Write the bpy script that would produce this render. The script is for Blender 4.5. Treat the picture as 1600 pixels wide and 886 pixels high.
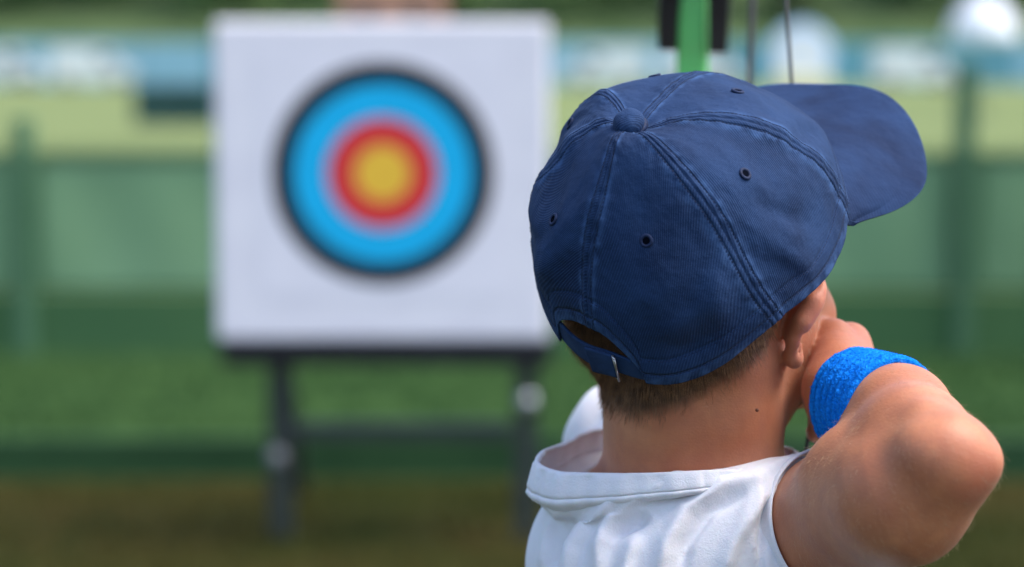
import bpy, bmesh, math, random
import numpy as np
from mathutils import Vector, Matrix, Euler, noise

random.seed(7); rng = np.random.default_rng(7)
S = bpy.context.scene
COL = S.collection
for o in list(bpy.data.objects): bpy.data.objects.remove(o)

# ------------------------------------------------------------------ camera
H = 1.30; FPX = 3778.0; PITCH = math.atan((443-100)/FPX)
FOCUS = 1.345
cd = bpy.data.cameras.new('camera'); cam = bpy.data.objects.new('camera', cd); COL.objects.link(cam)
cd.lens = 85; cd.sensor_width = 36*85/85*(1600/FPX*85/36); cd.clip_start = 0.05; cd.clip_end = 3000
cd.sensor_width = 1600/FPX*85
cam.location = (0, 0, H); cam.rotation_euler = (math.radians(90)-PITCH, 0, 0)
cd.dof.use_dof = True; cd.dof.focus_distance = FOCUS; cd.dof.aperture_fstop = 4.1
S.camera = cam

# ------------------------------------------------------------------ world, sun, exposure
SUN_EL = math.radians(60); SUN_AZ = math.radians(96)      # azimuth to the right of the view direction (+Y towards +X)
wd = bpy.data.worlds.new('World'); S.world = wd; wd.use_nodes = True
nt = wd.node_tree; bg = nt.nodes['Background']
sky = nt.nodes.new('ShaderNodeTexSky'); sky.sky_type = 'NISHITA'; sky.sun_disc = False
sky.sun_elevation = SUN_EL; sky.sun_rotation = SUN_AZ; sky.dust_density = 3.0; sky.air_density = 1.0; sky.ozone_density = 1.0
nt.links.new(sky.outputs[0], bg.inputs[0]); bg.inputs[1].default_value = 0.15
sd = bpy.data.lights.new('sun', 'SUN'); so = bpy.data.objects.new('sun', sd); COL.objects.link(so)
sd.energy = 1.5; sd.angle = math.radians(36); sd.color = (1, .96, .90)
sdir = Vector((math.sin(SUN_AZ)*math.cos(SUN_EL), math.cos(SUN_AZ)*math.cos(SUN_EL), math.sin(SUN_EL)))
so.rotation_euler = sdir.to_track_quat('Z', 'Y').to_euler(); so.location = (10, 5, 20)
S.view_settings.view_transform = 'Standard'; S.view_settings.look = 'None'
S.view_settings.gamma = 1; S.view_settings.use_curve_mapping = False
S.view_settings.exposure = 1.25
S.render.engine = 'CYCLES'; S.cycles.use_denoising = True; S.cycles.max_bounces = 8

# ------------------------------------------------------------------ helpers
cp, sp = math.cos(PITCH), math.sin(PITCH)
def C(x, y, z):
    "camera coordinates (right, up, ahead) in metres to world"
    return Vector((x, z*cp + y*sp, H + y*cp - z*sp))
def P(px, py, d):
    return C((px-800)/FPX*d, (443-py)/FPX*d, d)
def to_px(co):
    "world (n,3) array to photo pixels and depth"
    co = np.asarray(co); y = co[:, 1]; z = co[:, 2]-H
    d = y*cp - z*sp; up = y*sp + z*cp
    return 800+FPX*co[:, 0]/d, 443-FPX*up/d, d

def mesh_obj(name, verts, faces, mat=None, parent=None, smooth=True, mats=None, fmat=None):
    me = bpy.data.meshes.new(name)
    if isinstance(verts, np.ndarray) and isinstance(faces, np.ndarray) and faces.ndim == 2:
        n, k = len(faces), faces.shape[1]
        me.vertices.add(len(verts)); me.vertices.foreach_set('co', verts.astype(np.float32).ravel())
        me.loops.add(n*k); me.loops.foreach_set('vertex_index', faces.astype(np.int32).ravel())
        me.polygons.add(n); me.polygons.foreach_set('loop_start', (np.arange(n)*k).astype(np.int32))
        me.polygons.foreach_set('loop_total', np.full(n, k, np.int32))
        me.update(calc_edges=True)
    else:
        me.from_pydata([tuple(v) for v in verts], [], [tuple(int(i) for i in f) for f in faces]); me.update()
    for m in (mats or ([mat] if mat else [])): me.materials.append(m)
    if fmat is not None: me.polygons.foreach_set('material_index', np.asarray(fmat, np.int32))
    me.polygons.foreach_set('use_smooth', np.full(len(me.polygons), smooth, bool))
    o = bpy.data.objects.new(name, me); COL.objects.link(o)
    if parent: o.parent = parent; 
    return o
def tag(o, label=None, cat=None, group=None, kind=None):
    if label: o['label'] = label
    if cat: o['category'] = cat
    if group: o['group'] = group
    if kind: o['kind'] = kind
    return o
def empty(name, loc=(0, 0, 0), rz=0):
    o = bpy.data.objects.new(name, None); COL.objects.link(o); o.location = loc; o.rotation_euler = (0, 0, rz)
    o.empty_display_size = .1; return o
def child_world(o, parent):
    "parent without moving"
    o.parent = parent; bpy_m = Matrix.Translation(parent.location) @ parent.rotation_euler.to_matrix().to_4x4()
    o.matrix_parent_inverse = bpy_m.inverted(); return o

class MB:
    def __init__(s): s.bm = bmesh.new()
    def box(s, c, size, rot=None, bevel=0, seg=2):
        m = Matrix.Translation(Vector(c)) @ ((rot.to_matrix().to_4x4() if rot else Matrix())) @ Matrix.Diagonal((*size, 1))
        t = bmesh.new(); bmesh.ops.create_cube(t, size=1, matrix=m)
        if bevel: bmesh.ops.bevel(t, geom=list(t.edges), offset=bevel, segments=seg, profile=.5, affect='EDGES')
        s._add(t); return s
    def _add(s, t):
        me = bpy.data.meshes.new('tmp'); t.to_mesh(me); t.free(); s.bm.from_mesh(me); bpy.data.meshes.remove(me)
    def tube(s, pts, rad, n=12, cap=True):
        pts = [Vector(p) for p in pts]; rad = rad if hasattr(rad, '__len__') else [rad]*len(pts)
        rings = []; ref = None
        for i, p in enumerate(pts):
            d = (pts[min(i+1, len(pts)-1)]-pts[max(i-1, 0)]).normalized()
            if ref is None: ref = d.orthogonal().normalized()
            ref = (ref - d*ref.dot(d)).normalized(); b = d.cross(ref)
            rings.append([s.bm.verts.new(p + (ref*math.cos(a)+b*math.sin(a))*rad[i]) for a in [2*math.pi*k/n for k in range(n)]])
        for r0, r1 in zip(rings, rings[1:]):
            for k in range(n): s.bm.faces.new((r0[k], r0[(k+1) % n], r1[(k+1) % n], r1[k]))
        if cap:
            s.bm.faces.new(rings[0][::-1]); s.bm.faces.new(rings[-1])
        return s
    def ball(s, c, r, sub=3, scale=(1, 1, 1)):
        t = bmesh.new(); bmesh.ops.create_icosphere(t, subdivisions=sub, radius=1, matrix=Matrix.Translation(Vector(c)) @ Matrix.Diagonal((r*scale[0], r*scale[1], r*scale[2], 1)))
        s._add(t); return s
    def build(s, name, mat, parent=None, smooth=False):
        bmesh.ops.recalc_face_normals(s.bm, faces=list(s.bm.faces))
        me = bpy.data.meshes.new(name); s.bm.to_mesh(me); s.bm.free(); me.materials.append(mat)
        me.polygons.foreach_set('use_smooth', np.full(len(me.polygons), smooth, bool))
        o = bpy.data.objects.new(name, me); COL.objects.link(o)
        if parent: o.parent = parent
        return o

# ------------------------------------------------------------------ materials
def new_mat(name, rough=.6, spec=.3):
    m = bpy.data.materials.new(name); m.use_nodes = True; t = m.node_tree
    b = t.nodes['Principled BSDF']; b.inputs['Roughness'].default_value = rough; b.inputs['Specular IOR Level'].default_value = spec
    return m, t, b
def N(t, typ, **kw):
    n = t.nodes.new(typ)
    for k, v in kw.items():
        if k.startswith('i_'): n.inputs[int(k[2:])].default_value = v
        else: setattr(n, k, v)
    return n
def noise_mat(name, c1, c2, scale=5, rough=.6, spec=.3, bump=0, bscale=None, detail=5, lo=.35, hi=.65, metallic=0, coord='Object'):
    m, t, b = new_mat(name, rough, spec); b.inputs['Metallic'].default_value = metallic
    tc = N(t, 'ShaderNodeTexCoord'); nz = N(t, 'ShaderNodeTexNoise'); nz.inputs['Scale'].default_value = scale; nz.inputs['Detail'].default_value = detail
    t.links.new(tc.outputs[coord], nz.inputs['Vector'])
    r = N(t, 'ShaderNodeValToRGB'); r.color_ramp.elements[0].position = lo; r.color_ramp.elements[1].position = hi
    r.color_ramp.elements[0].color = (*c1, 1); r.color_ramp.elements[1].color = (*c2, 1)
    t.links.new(nz.outputs['Fac'], r.inputs[0]); t.links.new(r.outputs[0], b.inputs['Base Color'])
    if bump:
        n2 = N(t, 'ShaderNodeTexNoise'); n2.inputs['Scale'].default_value = bscale or scale*4; n2.inputs['Detail'].default_value = 4
        t.links.new(tc.outputs[coord], n2.inputs['Vector'])
        bp = N(t, 'ShaderNodeBump'); bp.inputs['Strength'].default_value = 1; bp.inputs['Distance'].default_value = bump
        t.links.new(n2.outputs['Fac'], bp.inputs['Height']); t.links.new(bp.outputs[0], b.inputs['Normal'])
    return m

def math_n(t, op, a, b=None, c=None):
    n = N(t, 'ShaderNodeMath', operation=op)
    for i, v in enumerate((a, b, c)):
        if v is None: continue
        if isinstance(v, (int, float)): n.inputs[i].default_value = v
        else: t.links.new(v, n.inputs[i])
    return n.outputs[0]
def mixc(t, fac, a, b, typ='MIX'):
    n = N(t, 'ShaderNodeMix', data_type='RGBA', blend_type=typ)
    for i, v in ((0, fac), (6, a), (7, b)):
        if isinstance(v, (int, float)): n.inputs[i].default_value = v
        elif isinstance(v, tuple): n.inputs[i].default_value = (*v, 1)
        else: t.links.new(v, n.inputs[i])
    return n.outputs[2]

def skin_mat():
    m, t, b = new_mat('skin', .50, .42)
    tc = N(t, 'ShaderNodeTexCoord')
    n1 = N(t, 'ShaderNodeTexNoise'); n1.inputs['Scale'].default_value = 26; n1.inputs['Detail'].default_value = 4
    n2 = N(t, 'ShaderNodeTexNoise'); n2.inputs['Scale'].default_value = 260; n2.inputs['Detail'].default_value = 3
    t.links.new(tc.outputs['Object'], n1.inputs['Vector']); t.links.new(tc.outputs['Object'], n2.inputs['Vector'])
    c = mixc(t, math_n(t, 'MULTIPLY_ADD', n1.outputs['Fac'], 2.8, -.9), (.43, .138, .058), (.58, .238, .112))
    n4 = N(t, 'ShaderNodeTexNoise'); n4.inputs['Scale'].default_value = 85; n4.inputs['Detail'].default_value = 5; t.links.new(tc.outputs['Object'], n4.inputs['Vector'])
    c = mixc(t, math_n(t, 'MULTIPLY_ADD', n4.outputs['Fac'], 1.4, -.5), c, (.36, .125, .07))
    c = mixc(t, math_n(t, 'MULTIPLY', n2.outputs['Fac'], .35), c, (.30, .10, .06))
    sa = N(t, 'ShaderNodeAttribute', attribute_name='scalp_shade')
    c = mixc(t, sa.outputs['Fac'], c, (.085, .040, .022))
    ra = N(t, 'ShaderNodeAttribute', attribute_name='redness')
    c = mixc(t, math_n(t, 'MULTIPLY', ra.outputs['Fac'], .55), c, (.58, .17, .12))
    t.links.new(c, b.inputs['Base Color'])
    b.inputs['Subsurface Weight'].default_value = .25; b.inputs['Subsurface Radius'].default_value = (1, .35, .2); b.inputs['Subsurface Scale'].default_value = .008
    v = N(t, 'ShaderNodeTexVoronoi'); v.inputs['Scale'].default_value = 750; t.links.new(tc.outputs['Object'], v.inputs['Vector'])
    n3 = N(t, 'ShaderNodeTexNoise'); n3.inputs['Scale'].default_value = 420; n3.inputs['Detail'].default_value = 3
    mp = N(t, 'ShaderNodeMapping'); mp.inputs['Scale'].default_value = (.6, .8, 2.2); t.links.new(tc.outputs['Object'], mp.inputs[0]); t.links.new(mp.outputs[0], n3.inputs['Vector'])
    h = math_n(t, 'MULTIPLY_ADD', n3.outputs['Fac'], 1.6, v.outputs['Distance'])
    bp = N(t, 'ShaderNodeBump'); bp.inputs['Strength'].default_value = .35; bp.inputs['Distance'].default_value = .00025
    t.links.new(h, bp.inputs['Height']); t.links.new(bp.outputs[0], b.inputs['Normal'])
    b.inputs['Sheen Weight'].default_value = .08
    return m
def cap_mat(name='cap_twill', twill=1.0, wash=1.0):
    m, t, b = new_mat(name, .85, .18)
    tc = N(t, 'ShaderNodeTexCoord')
    # worn cotton twill: diagonal ribs from the cloth's own UV, faded along the seams
    nz = N(t, 'ShaderNodeTexNoise'); nz.inputs['Scale'].default_value = 28; nz.inputs['Detail'].default_value = 6; t.links.new(tc.outputs['Object'], nz.inputs['Vector'])
    nf = N(t, 'ShaderNodeTexNoise'); nf.inputs['Scale'].default_value = 1500; nf.inputs['Detail'].default_value = 2; t.links.new(tc.outputs['Object'], nf.inputs['Vector'])
    sep = N(t, 'ShaderNodeSeparateXYZ'); t.links.new(tc.outputs['UV'], sep.inputs[0])
    u, v = sep.outputs[0], sep.outputs[1]
    ph = math_n(t, 'ADD', math_n(t, 'MULTIPLY', u, 1.0), math_n(t, 'MULTIPLY', v, .75))
    ph = math_n(t, 'ADD', math_n(t, 'MULTIPLY', ph, 2*math.pi/.00165), math_n(t, 'MULTIPLY', nz.outputs['Fac'], 4.0))
    w = math_n(t, 'MULTIPLY_ADD', math_n(t, 'SINE', ph), .5, .5)
    seam = N(t, 'ShaderNodeAttribute', attribute_name='seam').outputs['Fac']
    wn = N(t, 'ShaderNodeTexNoise'); wn.inputs['Scale'].default_value = 130; wn.inputs['Detail'].default_value = 5; t.links.new(tc.outputs['Object'], wn.inputs['Vector'])
    base = mixc(t, math_n(t, 'MULTIPLY_ADD', nz.outputs['Fac'], 3.0, -1.0), (.0042, .0140, .050), (.0115, .033, .098))
    base = mixc(t, math_n(t, 'MULTIPLY', math_n(t, 'MULTIPLY', seam, math_n(t, 'MULTIPLY_ADD', wn.outputs['Fac'], 3, -1.1)), .95*wash), base, (.045, .10, .24))
    fleck = math_n(t, 'MULTIPLY', math_n(t, 'POWER', w, 3.0), math_n(t, 'MULTIPLY_ADD', nf.outputs['Fac'], 1.6, -.3))
    base = mixc(t, math_n(t, 'MULTIPLY', fleck, .60*twill), base, (.042, .100, .225))
    t.links.new(base, b.inputs['Base Color'])
    hh = math_n(t, 'ADD', math_n(t, 'MULTIPLY', w, .5*twill), math_n(t, 'MULTIPLY', nf.outputs['Fac'], .6))
    bp = N(t, 'ShaderNodeBump'); bp.inputs['Strength'].default_value = .8; bp.inputs['Distance'].default_value = .00028
    t.links.new(hh, bp.inputs['Height'])
    gr = N(t, 'ShaderNodeAttribute', attribute_name='groove').outputs['Fac']
    b2 = N(t, 'ShaderNodeBump'); b2.inputs['Strength'].default_value = 1; b2.inputs['Distance'].default_value = .0009
    pk = math_n(t, 'MULTIPLY_ADD', math_n(t, 'MULTIPLY', gr, wn.outputs['Fac']), 1.2, math_n(t, 'MULTIPLY', gr, .5))
    t.links.new(pk, b2.inputs['Height']); t.links.new(bp.outputs[0], b2.inputs['Normal'])
    t.links.new(b2.outputs[0], b.inputs['Normal'])
    b.inputs['Sheen Weight'].default_value = .02; b.inputs['Sheen Roughness'].default_value = .4; b.inputs['Sheen Tint'].default_value = (.5, .65, 1, 1)
    return m
def shirt_mat():
    m, t, b = new_mat('cotton_jersey', .9, .15)
    tc = N(t, 'ShaderNodeTexCoord'); 
    nz = N(t, 'ShaderNodeTexNoise'); nz.inputs['Scale'].default_value = 900; nz.inputs['Detail'].default_value = 2; t.links.new(tc.outputs['Object'], nz.inputs['Vector'])
    n2 = N(t, 'ShaderNodeTexNoise'); n2.inputs['Scale'].default_value = 60; n2.inputs['Detail'].default_value = 4; n2.inputs['Distortion'].default_value = 1; t.links.new(tc.outputs['Object'], n2.inputs['Vector'])
    c = mixc(t, n2.outputs['Fac'], (.70, .69, .73), (.77, .76, .80)); t.links.new(c, b.inputs['Base Color'])
    h = math_n(t, 'MULTIPLY_ADD', n2.outputs['Fac'], 1.3, math_n(t, 'MULTIPLY', nz.outputs['Fac'], .8))
    bp = N(t, 'ShaderNodeBump'); bp.inputs['Strength'].default_value = .7; bp.inputs['Distance'].default_value = .0005
    t.links.new(h, bp.inputs['Height']); t.links.new(bp.outputs[0], b.inputs['Normal'])
    b.inputs['Subsurface Weight'].default_value = .15; b.inputs['Subsurface Scale'].default_value = .004
    b.inputs['Sheen Weight'].default_value = .15
    return m
M = {}
M['skin'] = skin_mat()
M['cap'] = cap_mat(); M['brim'] = cap_mat('brim_twill', .35, .3); M['shirt'] = shirt_mat()
M['thread'] = noise_mat('navy_thread', (.003, .010, .040), (.008, .022, .075), 400, .7, .3)
M['hole'] = noise_mat('eyelet_hole', (.002, .003, .006), (.004, .005, .01), 50, .9, 0)
M['buckle'] = noise_mat('brass_buckle', (.32, .33, .38), (.42, .42, .46), 60, .35, .5, metallic=.9)
M['hair'] = noise_mat('brown_hair', (.13, .060, .028), (.40, .205, .095), 180, .42, .45)
M['fuzz'] = noise_mat('fair_arm_hair', (.5, .36, .22), (.62, .47, .30), 100, .5, .4)
M['mole'] = noise_mat('mole_brown', (.12, .04, .022), (.16, .055, .03), 300, .5, .3)
M['terry'] = noise_mat('blue_terry', (.002, .17, .74), (.012, .25, .88), 420, .95, .05, bump=.0012, bscale=900)
M['shorts'] = noise_mat('grey_shorts', (.05, .055, .07), (.07, .075, .09), 60, .9, .1)
M['eye'] = noise_mat('eye_white', (.6, .6, .58), (.7, .7, .68), 20, .15, .5)

# ------------------------------------------------------------------ signed-distance modelling for bodies and clothes
class SDF:
    def __init__(s, xs, ys, zs):
        s.x, s.y, s.z = [np.asarray(a, np.float32) for a in (xs, ys, zs)]
        s.F = np.full((len(xs), len(ys), len(zs)), .06, np.float32)
    def _win(s, lo, hi):
        sl = []
        for a, l, h in zip((s.x, s.y, s.z), lo, hi):
            i0 = np.searchsorted(a, l); i1 = np.searchsorted(a, h)
            sl.append(slice(max(i0-1, 0), min(i1+1, len(a))))
        return tuple(sl)
    def _grid(s, w):
        return (s.x[w[0]][:, None, None], s.y[w[1]][None, :, None], s.z[w[2]][None, None, :])
    def _comb(s, w, d, k, op):
        A = s.F[w]
        if A.size == 0: return
        d = d.astype(np.float32)
        if op == 'add':
            h = np.maximum(k-np.abs(A-d), 0)/k; s.F[w] = np.minimum(A, d)-h*h*k*.25
        else:
            d = -d; h = np.maximum(k-np.abs(A-d), 0)/k; s.F[w] = np.maximum(A, d)+h*h*k*.25
    def cone(s, a, b, ra, rb, k=.01, op='add'):
        a, b = Vector(a), Vector(b); mr = max(ra, rb)+k+.012
        w = s._win([min(a[i], b[i])-mr for i in range(3)], [max(a[i], b[i])+mr for i in range(3)])
        X, Y, Z = s._grid(w); ab = b-a; L2 = max(ab.length_squared, 1e-12)
        t = ((X-a.x)*ab.x+(Y-a.y)*ab.y+(Z-a.z)*ab.z)/L2; t = np.clip(t, 0, 1)
        d = np.sqrt((X-a.x-t*ab.x)**2+(Y-a.y-t*ab.y)**2+(Z-a.z-t*ab.z)**2)-(ra+(rb-ra)*t)
        s._comb(w, d, k, op); return s
    def chain(s, pts, rs, k=.008, op='add'):
        for i in range(len(pts)-1): s.cone(pts[i], pts[i+1], rs[i], rs[i+1], k, op)
        return s
    def ell(s, c, r, axes=None, k=.01, op='add'):
        "ellipsoid, axes = three unit vectors (world)"
        c = Vector(c); mr = max(r)+k+.012
        w = s._win([c[i]-mr for i in range(3)], [c[i]+mr for i in range(3)])
        X, Y, Z = s._grid(w); X = X-c.x; Y = Y-c.y; Z = Z-c.z
        if axes is None: axes = (Vector((1, 0, 0)), Vector((0, 1, 0)), Vector((0, 0, 1)))
        q = [(X*a.x+Y*a.y+Z*a.z) for a in axes]
        k0 = np.sqrt(sum((q[i]/r[i])**2 for i in range(3))); k1 = np.sqrt(sum((q[i]/r[i]**2)**2 for i in range(3)))
        d = k0*(k0-1)/np.maximum(k1, 1e-6)
        s._comb(w, d, k, op); return s
    def halfspace(s, p, n, k=.002):
        "keep the side opposite to n"
        p, n = Vector(p), Vector(n).normalized(); w = (slice(None),)*3
        X, Y, Z = s._grid(w); d = (X-p.x)*n.x+(Y-p.y)*n.y+(Z-p.z)*n.z
        s.F = np.maximum(s.F, d.astype(np.float32)); return s
    def mesh(s, smooth=2):
        F = s.F; ins = F < 0
        n = [ins.shape[0]-1, ins.shape[1]-1, ins.shape[2]-1]
        cnt = np.zeros(n, np.uint8)
        offs = [(i, j, k) for i in (0, 1) for j in (0, 1) for k in (0, 1)]
        for i, j, k in offs: cnt += ins[i:i+n[0], j:j+n[1], k:k+n[2]]
        act = (cnt > 0) & (cnt < 8); idx = np.argwhere(act); del cnt
        vid = np.full(n, -1, np.int32); vid[act] = np.arange(len(idx))
        acc = np.zeros((len(idx), 3)); num = np.zeros(len(idx))
        ax = (s.x, s.y, s.z)
        for a in offs:
            for d in range(3):
                if a[d]: continue
                b = list(a); b[d] = 1
                fa = F[idx[:, 0]+a[0], idx[:, 1]+a[1], idx[:, 2]+a[2]]; fb = F[idx[:, 0]+b[0], idx[:, 1]+b[1], idx[:, 2]+b[2]]
                cr = (fa < 0) != (fb < 0); t = np.where(cr, fa/np.where(cr, fa-fb, 1), 0)
                for c in range(3):
                    pa = ax[c][idx[:, c]+a[c]]; pb = ax[c][idx[:, c]+b[c]]
                    acc[:, c] += np.where(cr, pa+(pb-pa)*t, 0)
                num += cr
        V = acc/num[:, None]
        quads = []
        for d in range(3):
            A = [slice(None)]*3; B = [slice(None)]*3; A[d] = slice(0, -1); B[d] = slice(1, None)
            ch = ins[tuple(A)] != ins[tuple(B)]; e = np.argwhere(ch)
            o1, o2 = [c for c in range(3) if c != d]
            ok = (e[:, o1] > 0) & (e[:, o2] > 0) & (e[:, o1] < n[o1]) & (e[:, o2] < n[o2]); e = e[ok]
            first = ins[e[:, 0], e[:, 1], e[:, 2]]
            def cell(da, db):
                c = e.copy(); c[:, o1] -= da; c[:, o2] -= db; return vid[c[:, 0], c[:, 1], c[:, 2]]
            q = np.stack([cell(1, 1), cell(0, 1), cell(0, 0), cell(1, 0)], 1)
            flip = ~first if d != 1 else first
            q[flip] = q[flip][:, ::-1]; quads.append(q)
        Q = np.concatenate(quads)
        for _ in range(smooth): V = laplace(V, Q, .5)
        return V, Q
def laplace(V, Q, f=.5):
    acc = np.zeros_like(V); num = np.zeros(len(V))
    for i in range(4):
        a, b = Q[:, i], Q[:, (i+1) % 4]
        for c in range(3):
            acc[:, c] += np.bincount(a, V[b, c], len(V)) + np.bincount(b, V[a, c], len(V))
        num += np.bincount(a, minlength=len(V)) + np.bincount(b, minlength=len(V))
    return V + f*(acc/np.maximum(num, 1)[:, None]-V)
def vnormals(V, Q):
    n = np.cross(V[Q[:, 2]]-V[Q[:, 0]], V[Q[:, 3]]-V[Q[:, 1]]); out = np.zeros_like(V)
    for i in range(4):
        for c in range(3): out[:, c] += np.bincount(Q[:, i], n[:, c], len(V))
    return out/np.maximum(np.linalg.norm(out, axis=1), 1e-12)[:, None]
def seg_axis(*parts):
    "rectilinear axis from (start, stop, step) pieces"
    return np.concatenate([np.arange(a, b-1e-9, st) for a, b, st in parts])
def fattr(o, name, vals):
    a = o.data.attributes.new(name, 'FLOAT', 'POINT'); a.data.foreach_set('value', np.asarray(vals, np.float32))
def D(x, y, z):
    "direction in camera coordinates to world"
    return Vector((x, z*cp+y*sp, y*cp-z*sp)).normalized()

# ================================================================== THE PERSON
FULL = True
person = empty('person', (0.11, 1.50, 0))
tag(person, 'child seen from behind in white t-shirt drawing a bow with one bent arm', 'person')
h1 = .002
g = SDF(seg_axis((-.07, .31, h1)), seg_axis((1.16, 1.55, h1), (1.55, 2.12, .004)), seg_axis((-.01, .80, .01), (.80, 1.30, h1)))
lat = D(.45, 0, -.89); vert = Vector((0, 0, 1)); back = D(-.89, 0, -.45)
# head
fwd = D(.30, -.02, .95); rgt = D(.95, 0, -.30); upv = rgt.cross(fwd).normalized()
hc = C(.114, .004, 1.437)
def Hd(r, u, f): return hc + rgt*r + upv*u + fwd*f
g.ell(Hd(0, .012, -.004), (.067, .084, .086), (rgt, upv, fwd), k=.01)
g.ell(Hd(-.007, .026, -.002), (.078, .070, .084), (rgt, upv, fwd), k=.01)
g.ell(C(.0695, -.018, 1.432), (.036, .035, .047), (Vector((1, 0, 0)), vert, Vector((0, 1, 0))), k=.012)
g.ell(Hd(0, -.025, .02), (.061, .075, .066), (rgt, upv, fwd), k=.02)
g.ell(Hd(0, -.075, .048), (.036, .030, .034), (rgt, upv, fwd), k=.03)            # chin
for s in (-1, 1):
    g.cone(Hd(.050*s, -.030, .004), Hd(.046*s, -.064, .012), .012, .010, .012)       # jaw branch
    g.cone(Hd(.046*s, -.064, .012), Hd(.018*s, -.088, .062), .010, .013, .014)
    g.ell(Hd(.048*s, -.022, .048), (.022, .018, .02), (rgt, upv, fwd), k=.02)      # cheek
    g.ell(Hd(.028*s, .008, .083), (.013, .009, .010), (rgt, upv, fwd), k=.01, op='sub')
g.cone(Hd(-.03, .022, .074), Hd(.03, .022, .074), .008, .008, .015)               # brow
g.cone(Hd(0, .008, .084), Hd(0, -.022, .096), .005, .009, .012)                   # nose
g.ell(Hd(.008, -.026, .090), (.006, .005, .006), None, .008); g.ell(Hd(-.008, -.026, .090), (.006, .005, .006), None, .008)
g.ell(Hd(0, -.048, .080), (.019, .005, .006), (rgt, upv, fwd), .005); g.ell(Hd(0, -.057, .079), (.017, .006, .006), (rgt, upv, fwd), .005)
# neck
g.chain([C(.107, -.035, 1.425), C(.107, -.085, 1.432), C(.108, -.125, 1.45), C(.11, -.19, 1.48)], [.052, .0495, .051, .058], .015)
g.cone(C(.085, -.05, 1.392), C(.085, -.13, 1.415), .012, .013, .03); g.cone(C(.13, -.05, 1.395), C(.132, -.13, 1.415), .012, .013, .03)
# torso, shoulders
SR = C(.158, -.165, 1.425); SL = C(.080, -.108, 1.60)
g.cone(C(.108, -.15, 1.46), SR, .048, .040, .03); g.cone(C(.10, -.16, 1.49), SL, .045, .036, .03)
g.cone(C(.084, -.117, 1.447), C(.050, -.140, 1.485), .027, .021, .008)
g.ell(C(.110, -.30, 1.505), (.118, .17, .072), (lat, vert, back), k=.04)
g.ell(C(.112, -.45, 1.49), (.105, .14, .068), (lat, vert, back), k=.04)
pel = Vector((.118, 1.44, .60)); 
g.ell(pel, (.105, .085, .085), None, .04)
for s in (-1, 1):
    hip = pel+Vector((.055*s, 0, -.03)); kn = Vector((.118+.085*s, 1.43-.03*s, .31)); an = Vector((.118+.10*s, 1.46-.05*s, .065))
    g.chain([hip, (hip+kn)/2, kn, kn*.6+an*.4+Vector((0, -.008, 0)), an], [.062, .056, .04, .036, .024], .02)
    g.cone(an+Vector((0, -.012, -.03)), an+Vector((.02*s, .11, -.045)), .026, .02, .02)
# right arm: shoulder, elbow towards the camera, wrist at the face
ga = SDF(g.x, g.y, g.z); gm = g; g = ga
CUF = C(.186, -.141, 1.378)
E = C(.2245, -.0925, 1.262); WR = C(.194, -.066, 1.395)
g.chain([SR, CUF, C(.2005, -.115, 1.325), C(.2085, -.1120, 1.287)], [.040, .040, .0385, .0330], .02)
g.cone(C(.2085, -.1120, 1.287), E, .0320, .0230, .022)
g.cone(C(.2085, -.1115, 1.287), C(.2355, -.0985, 1.270), .031, .0145, .015)
g.cone(P(1538, 721, 1.2545), P(1440, 703, 1.2520), .0065, .0080, .014)
g.ell(C(.2300, -.0895, 1.270), (.0145, .0150, .0115), None, .018)
g.ell(C(.2440, -.0925, 1.262), (.0045, .007, .0050), None, .012)                          # olecranon
g.ell(P(1444, 656, 1.272), (.0065, .0065, .008), None, .010)                           # outer condyle
g.chain([E+Vector((0, .004, 0)), C(.2172, -.0850, 1.30), C(.2154, -.0750, 1.345), WR], [.0252, .0280, .0280, .0225], .012)
# right hand: back of the hand outwards, fingers hooked round the string beside the jaw
kx = [(.2030, -.0360, 1.455), (.209, -.0515, 1.462), (.207, -.0665, 1.460), (.203, -.0800, 1.452)]
for i, q in enumerate(kx):
    K = C(*q); r0 = .0118-.0009*i
    g.cone(WR+(K-WR)*.12, K, .0165, r0+.0012, .012)
    m1 = C(q[0]-.013, q[1]-.001, q[2]+.024); m2 = C(q[0]-.032, q[1]-.0025, q[2]+.020); m3 = C(q[0]-.037, q[1]-.003, q[2]+.003)
    if i == 3: m1 = C(.198, -.0865, 1.468); m2 = C(.184, -.0895, 1.458); m3 = C(.1815, -.0895, 1.437)
    g.chain([K, m1, m2, m3], [r0, r0-.0018, r0-.0026, r0-.0034], .0025)
g.ell(C(.1915, -.057, 1.425), (.0165, .026, .026), None, .012)
g.chain([C(.191, -.050, 1.415), P(1302, 528, 1.437), P(1292, 536, 1.458), P(1282, 552, 1.475)], [.0165, .0108, .0098, .0085], .005)
g.cone(C(.183, -.060, 1.405), C(.190, -.078, 1.43), .012, .013, .012)                   # heel of the hand
gm._comb((slice(None),)*3, g.F, .003, 'add'); g = gm; del ga
# left arm reaching forward to the grip
GR = C(.160, -.066, 1.99)
EL = C(.112, -.115, 1.80); WL = C(.150, -.078, 1.945)
g.chain([SL, C(.098, -.100, 1.70), EL, C(.135, -.098, 1.88), WL], [.036, .034, .028, .027, .021], .012)
g.chain([WL, C(.160, -.070, 1.985)], [.022, .022], .01)
for i in range(4):
    y0 = -.045-.016*i; r0 = .0085-.0005*i
    a = C(.147, y0, 1.985); b = C(.148, y0, 2.016); c = C(.168, y0, 2.028); d = C(.185, y0, 2.012)
    g.cone(C(.150, -.07, 1.965), a, .012, .010, .008); g.chain([a, b, c, d], [r0+.001, r0, r0-.001, r0-.0015], .002)
g.chain([C(.157, -.055, 1.965), C(.178, -.042, 1.975), C(.190, -.042, 1.995), C(.192, -.046, 2.012)], [.013, .010, .0085, .0075], .004)
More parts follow.
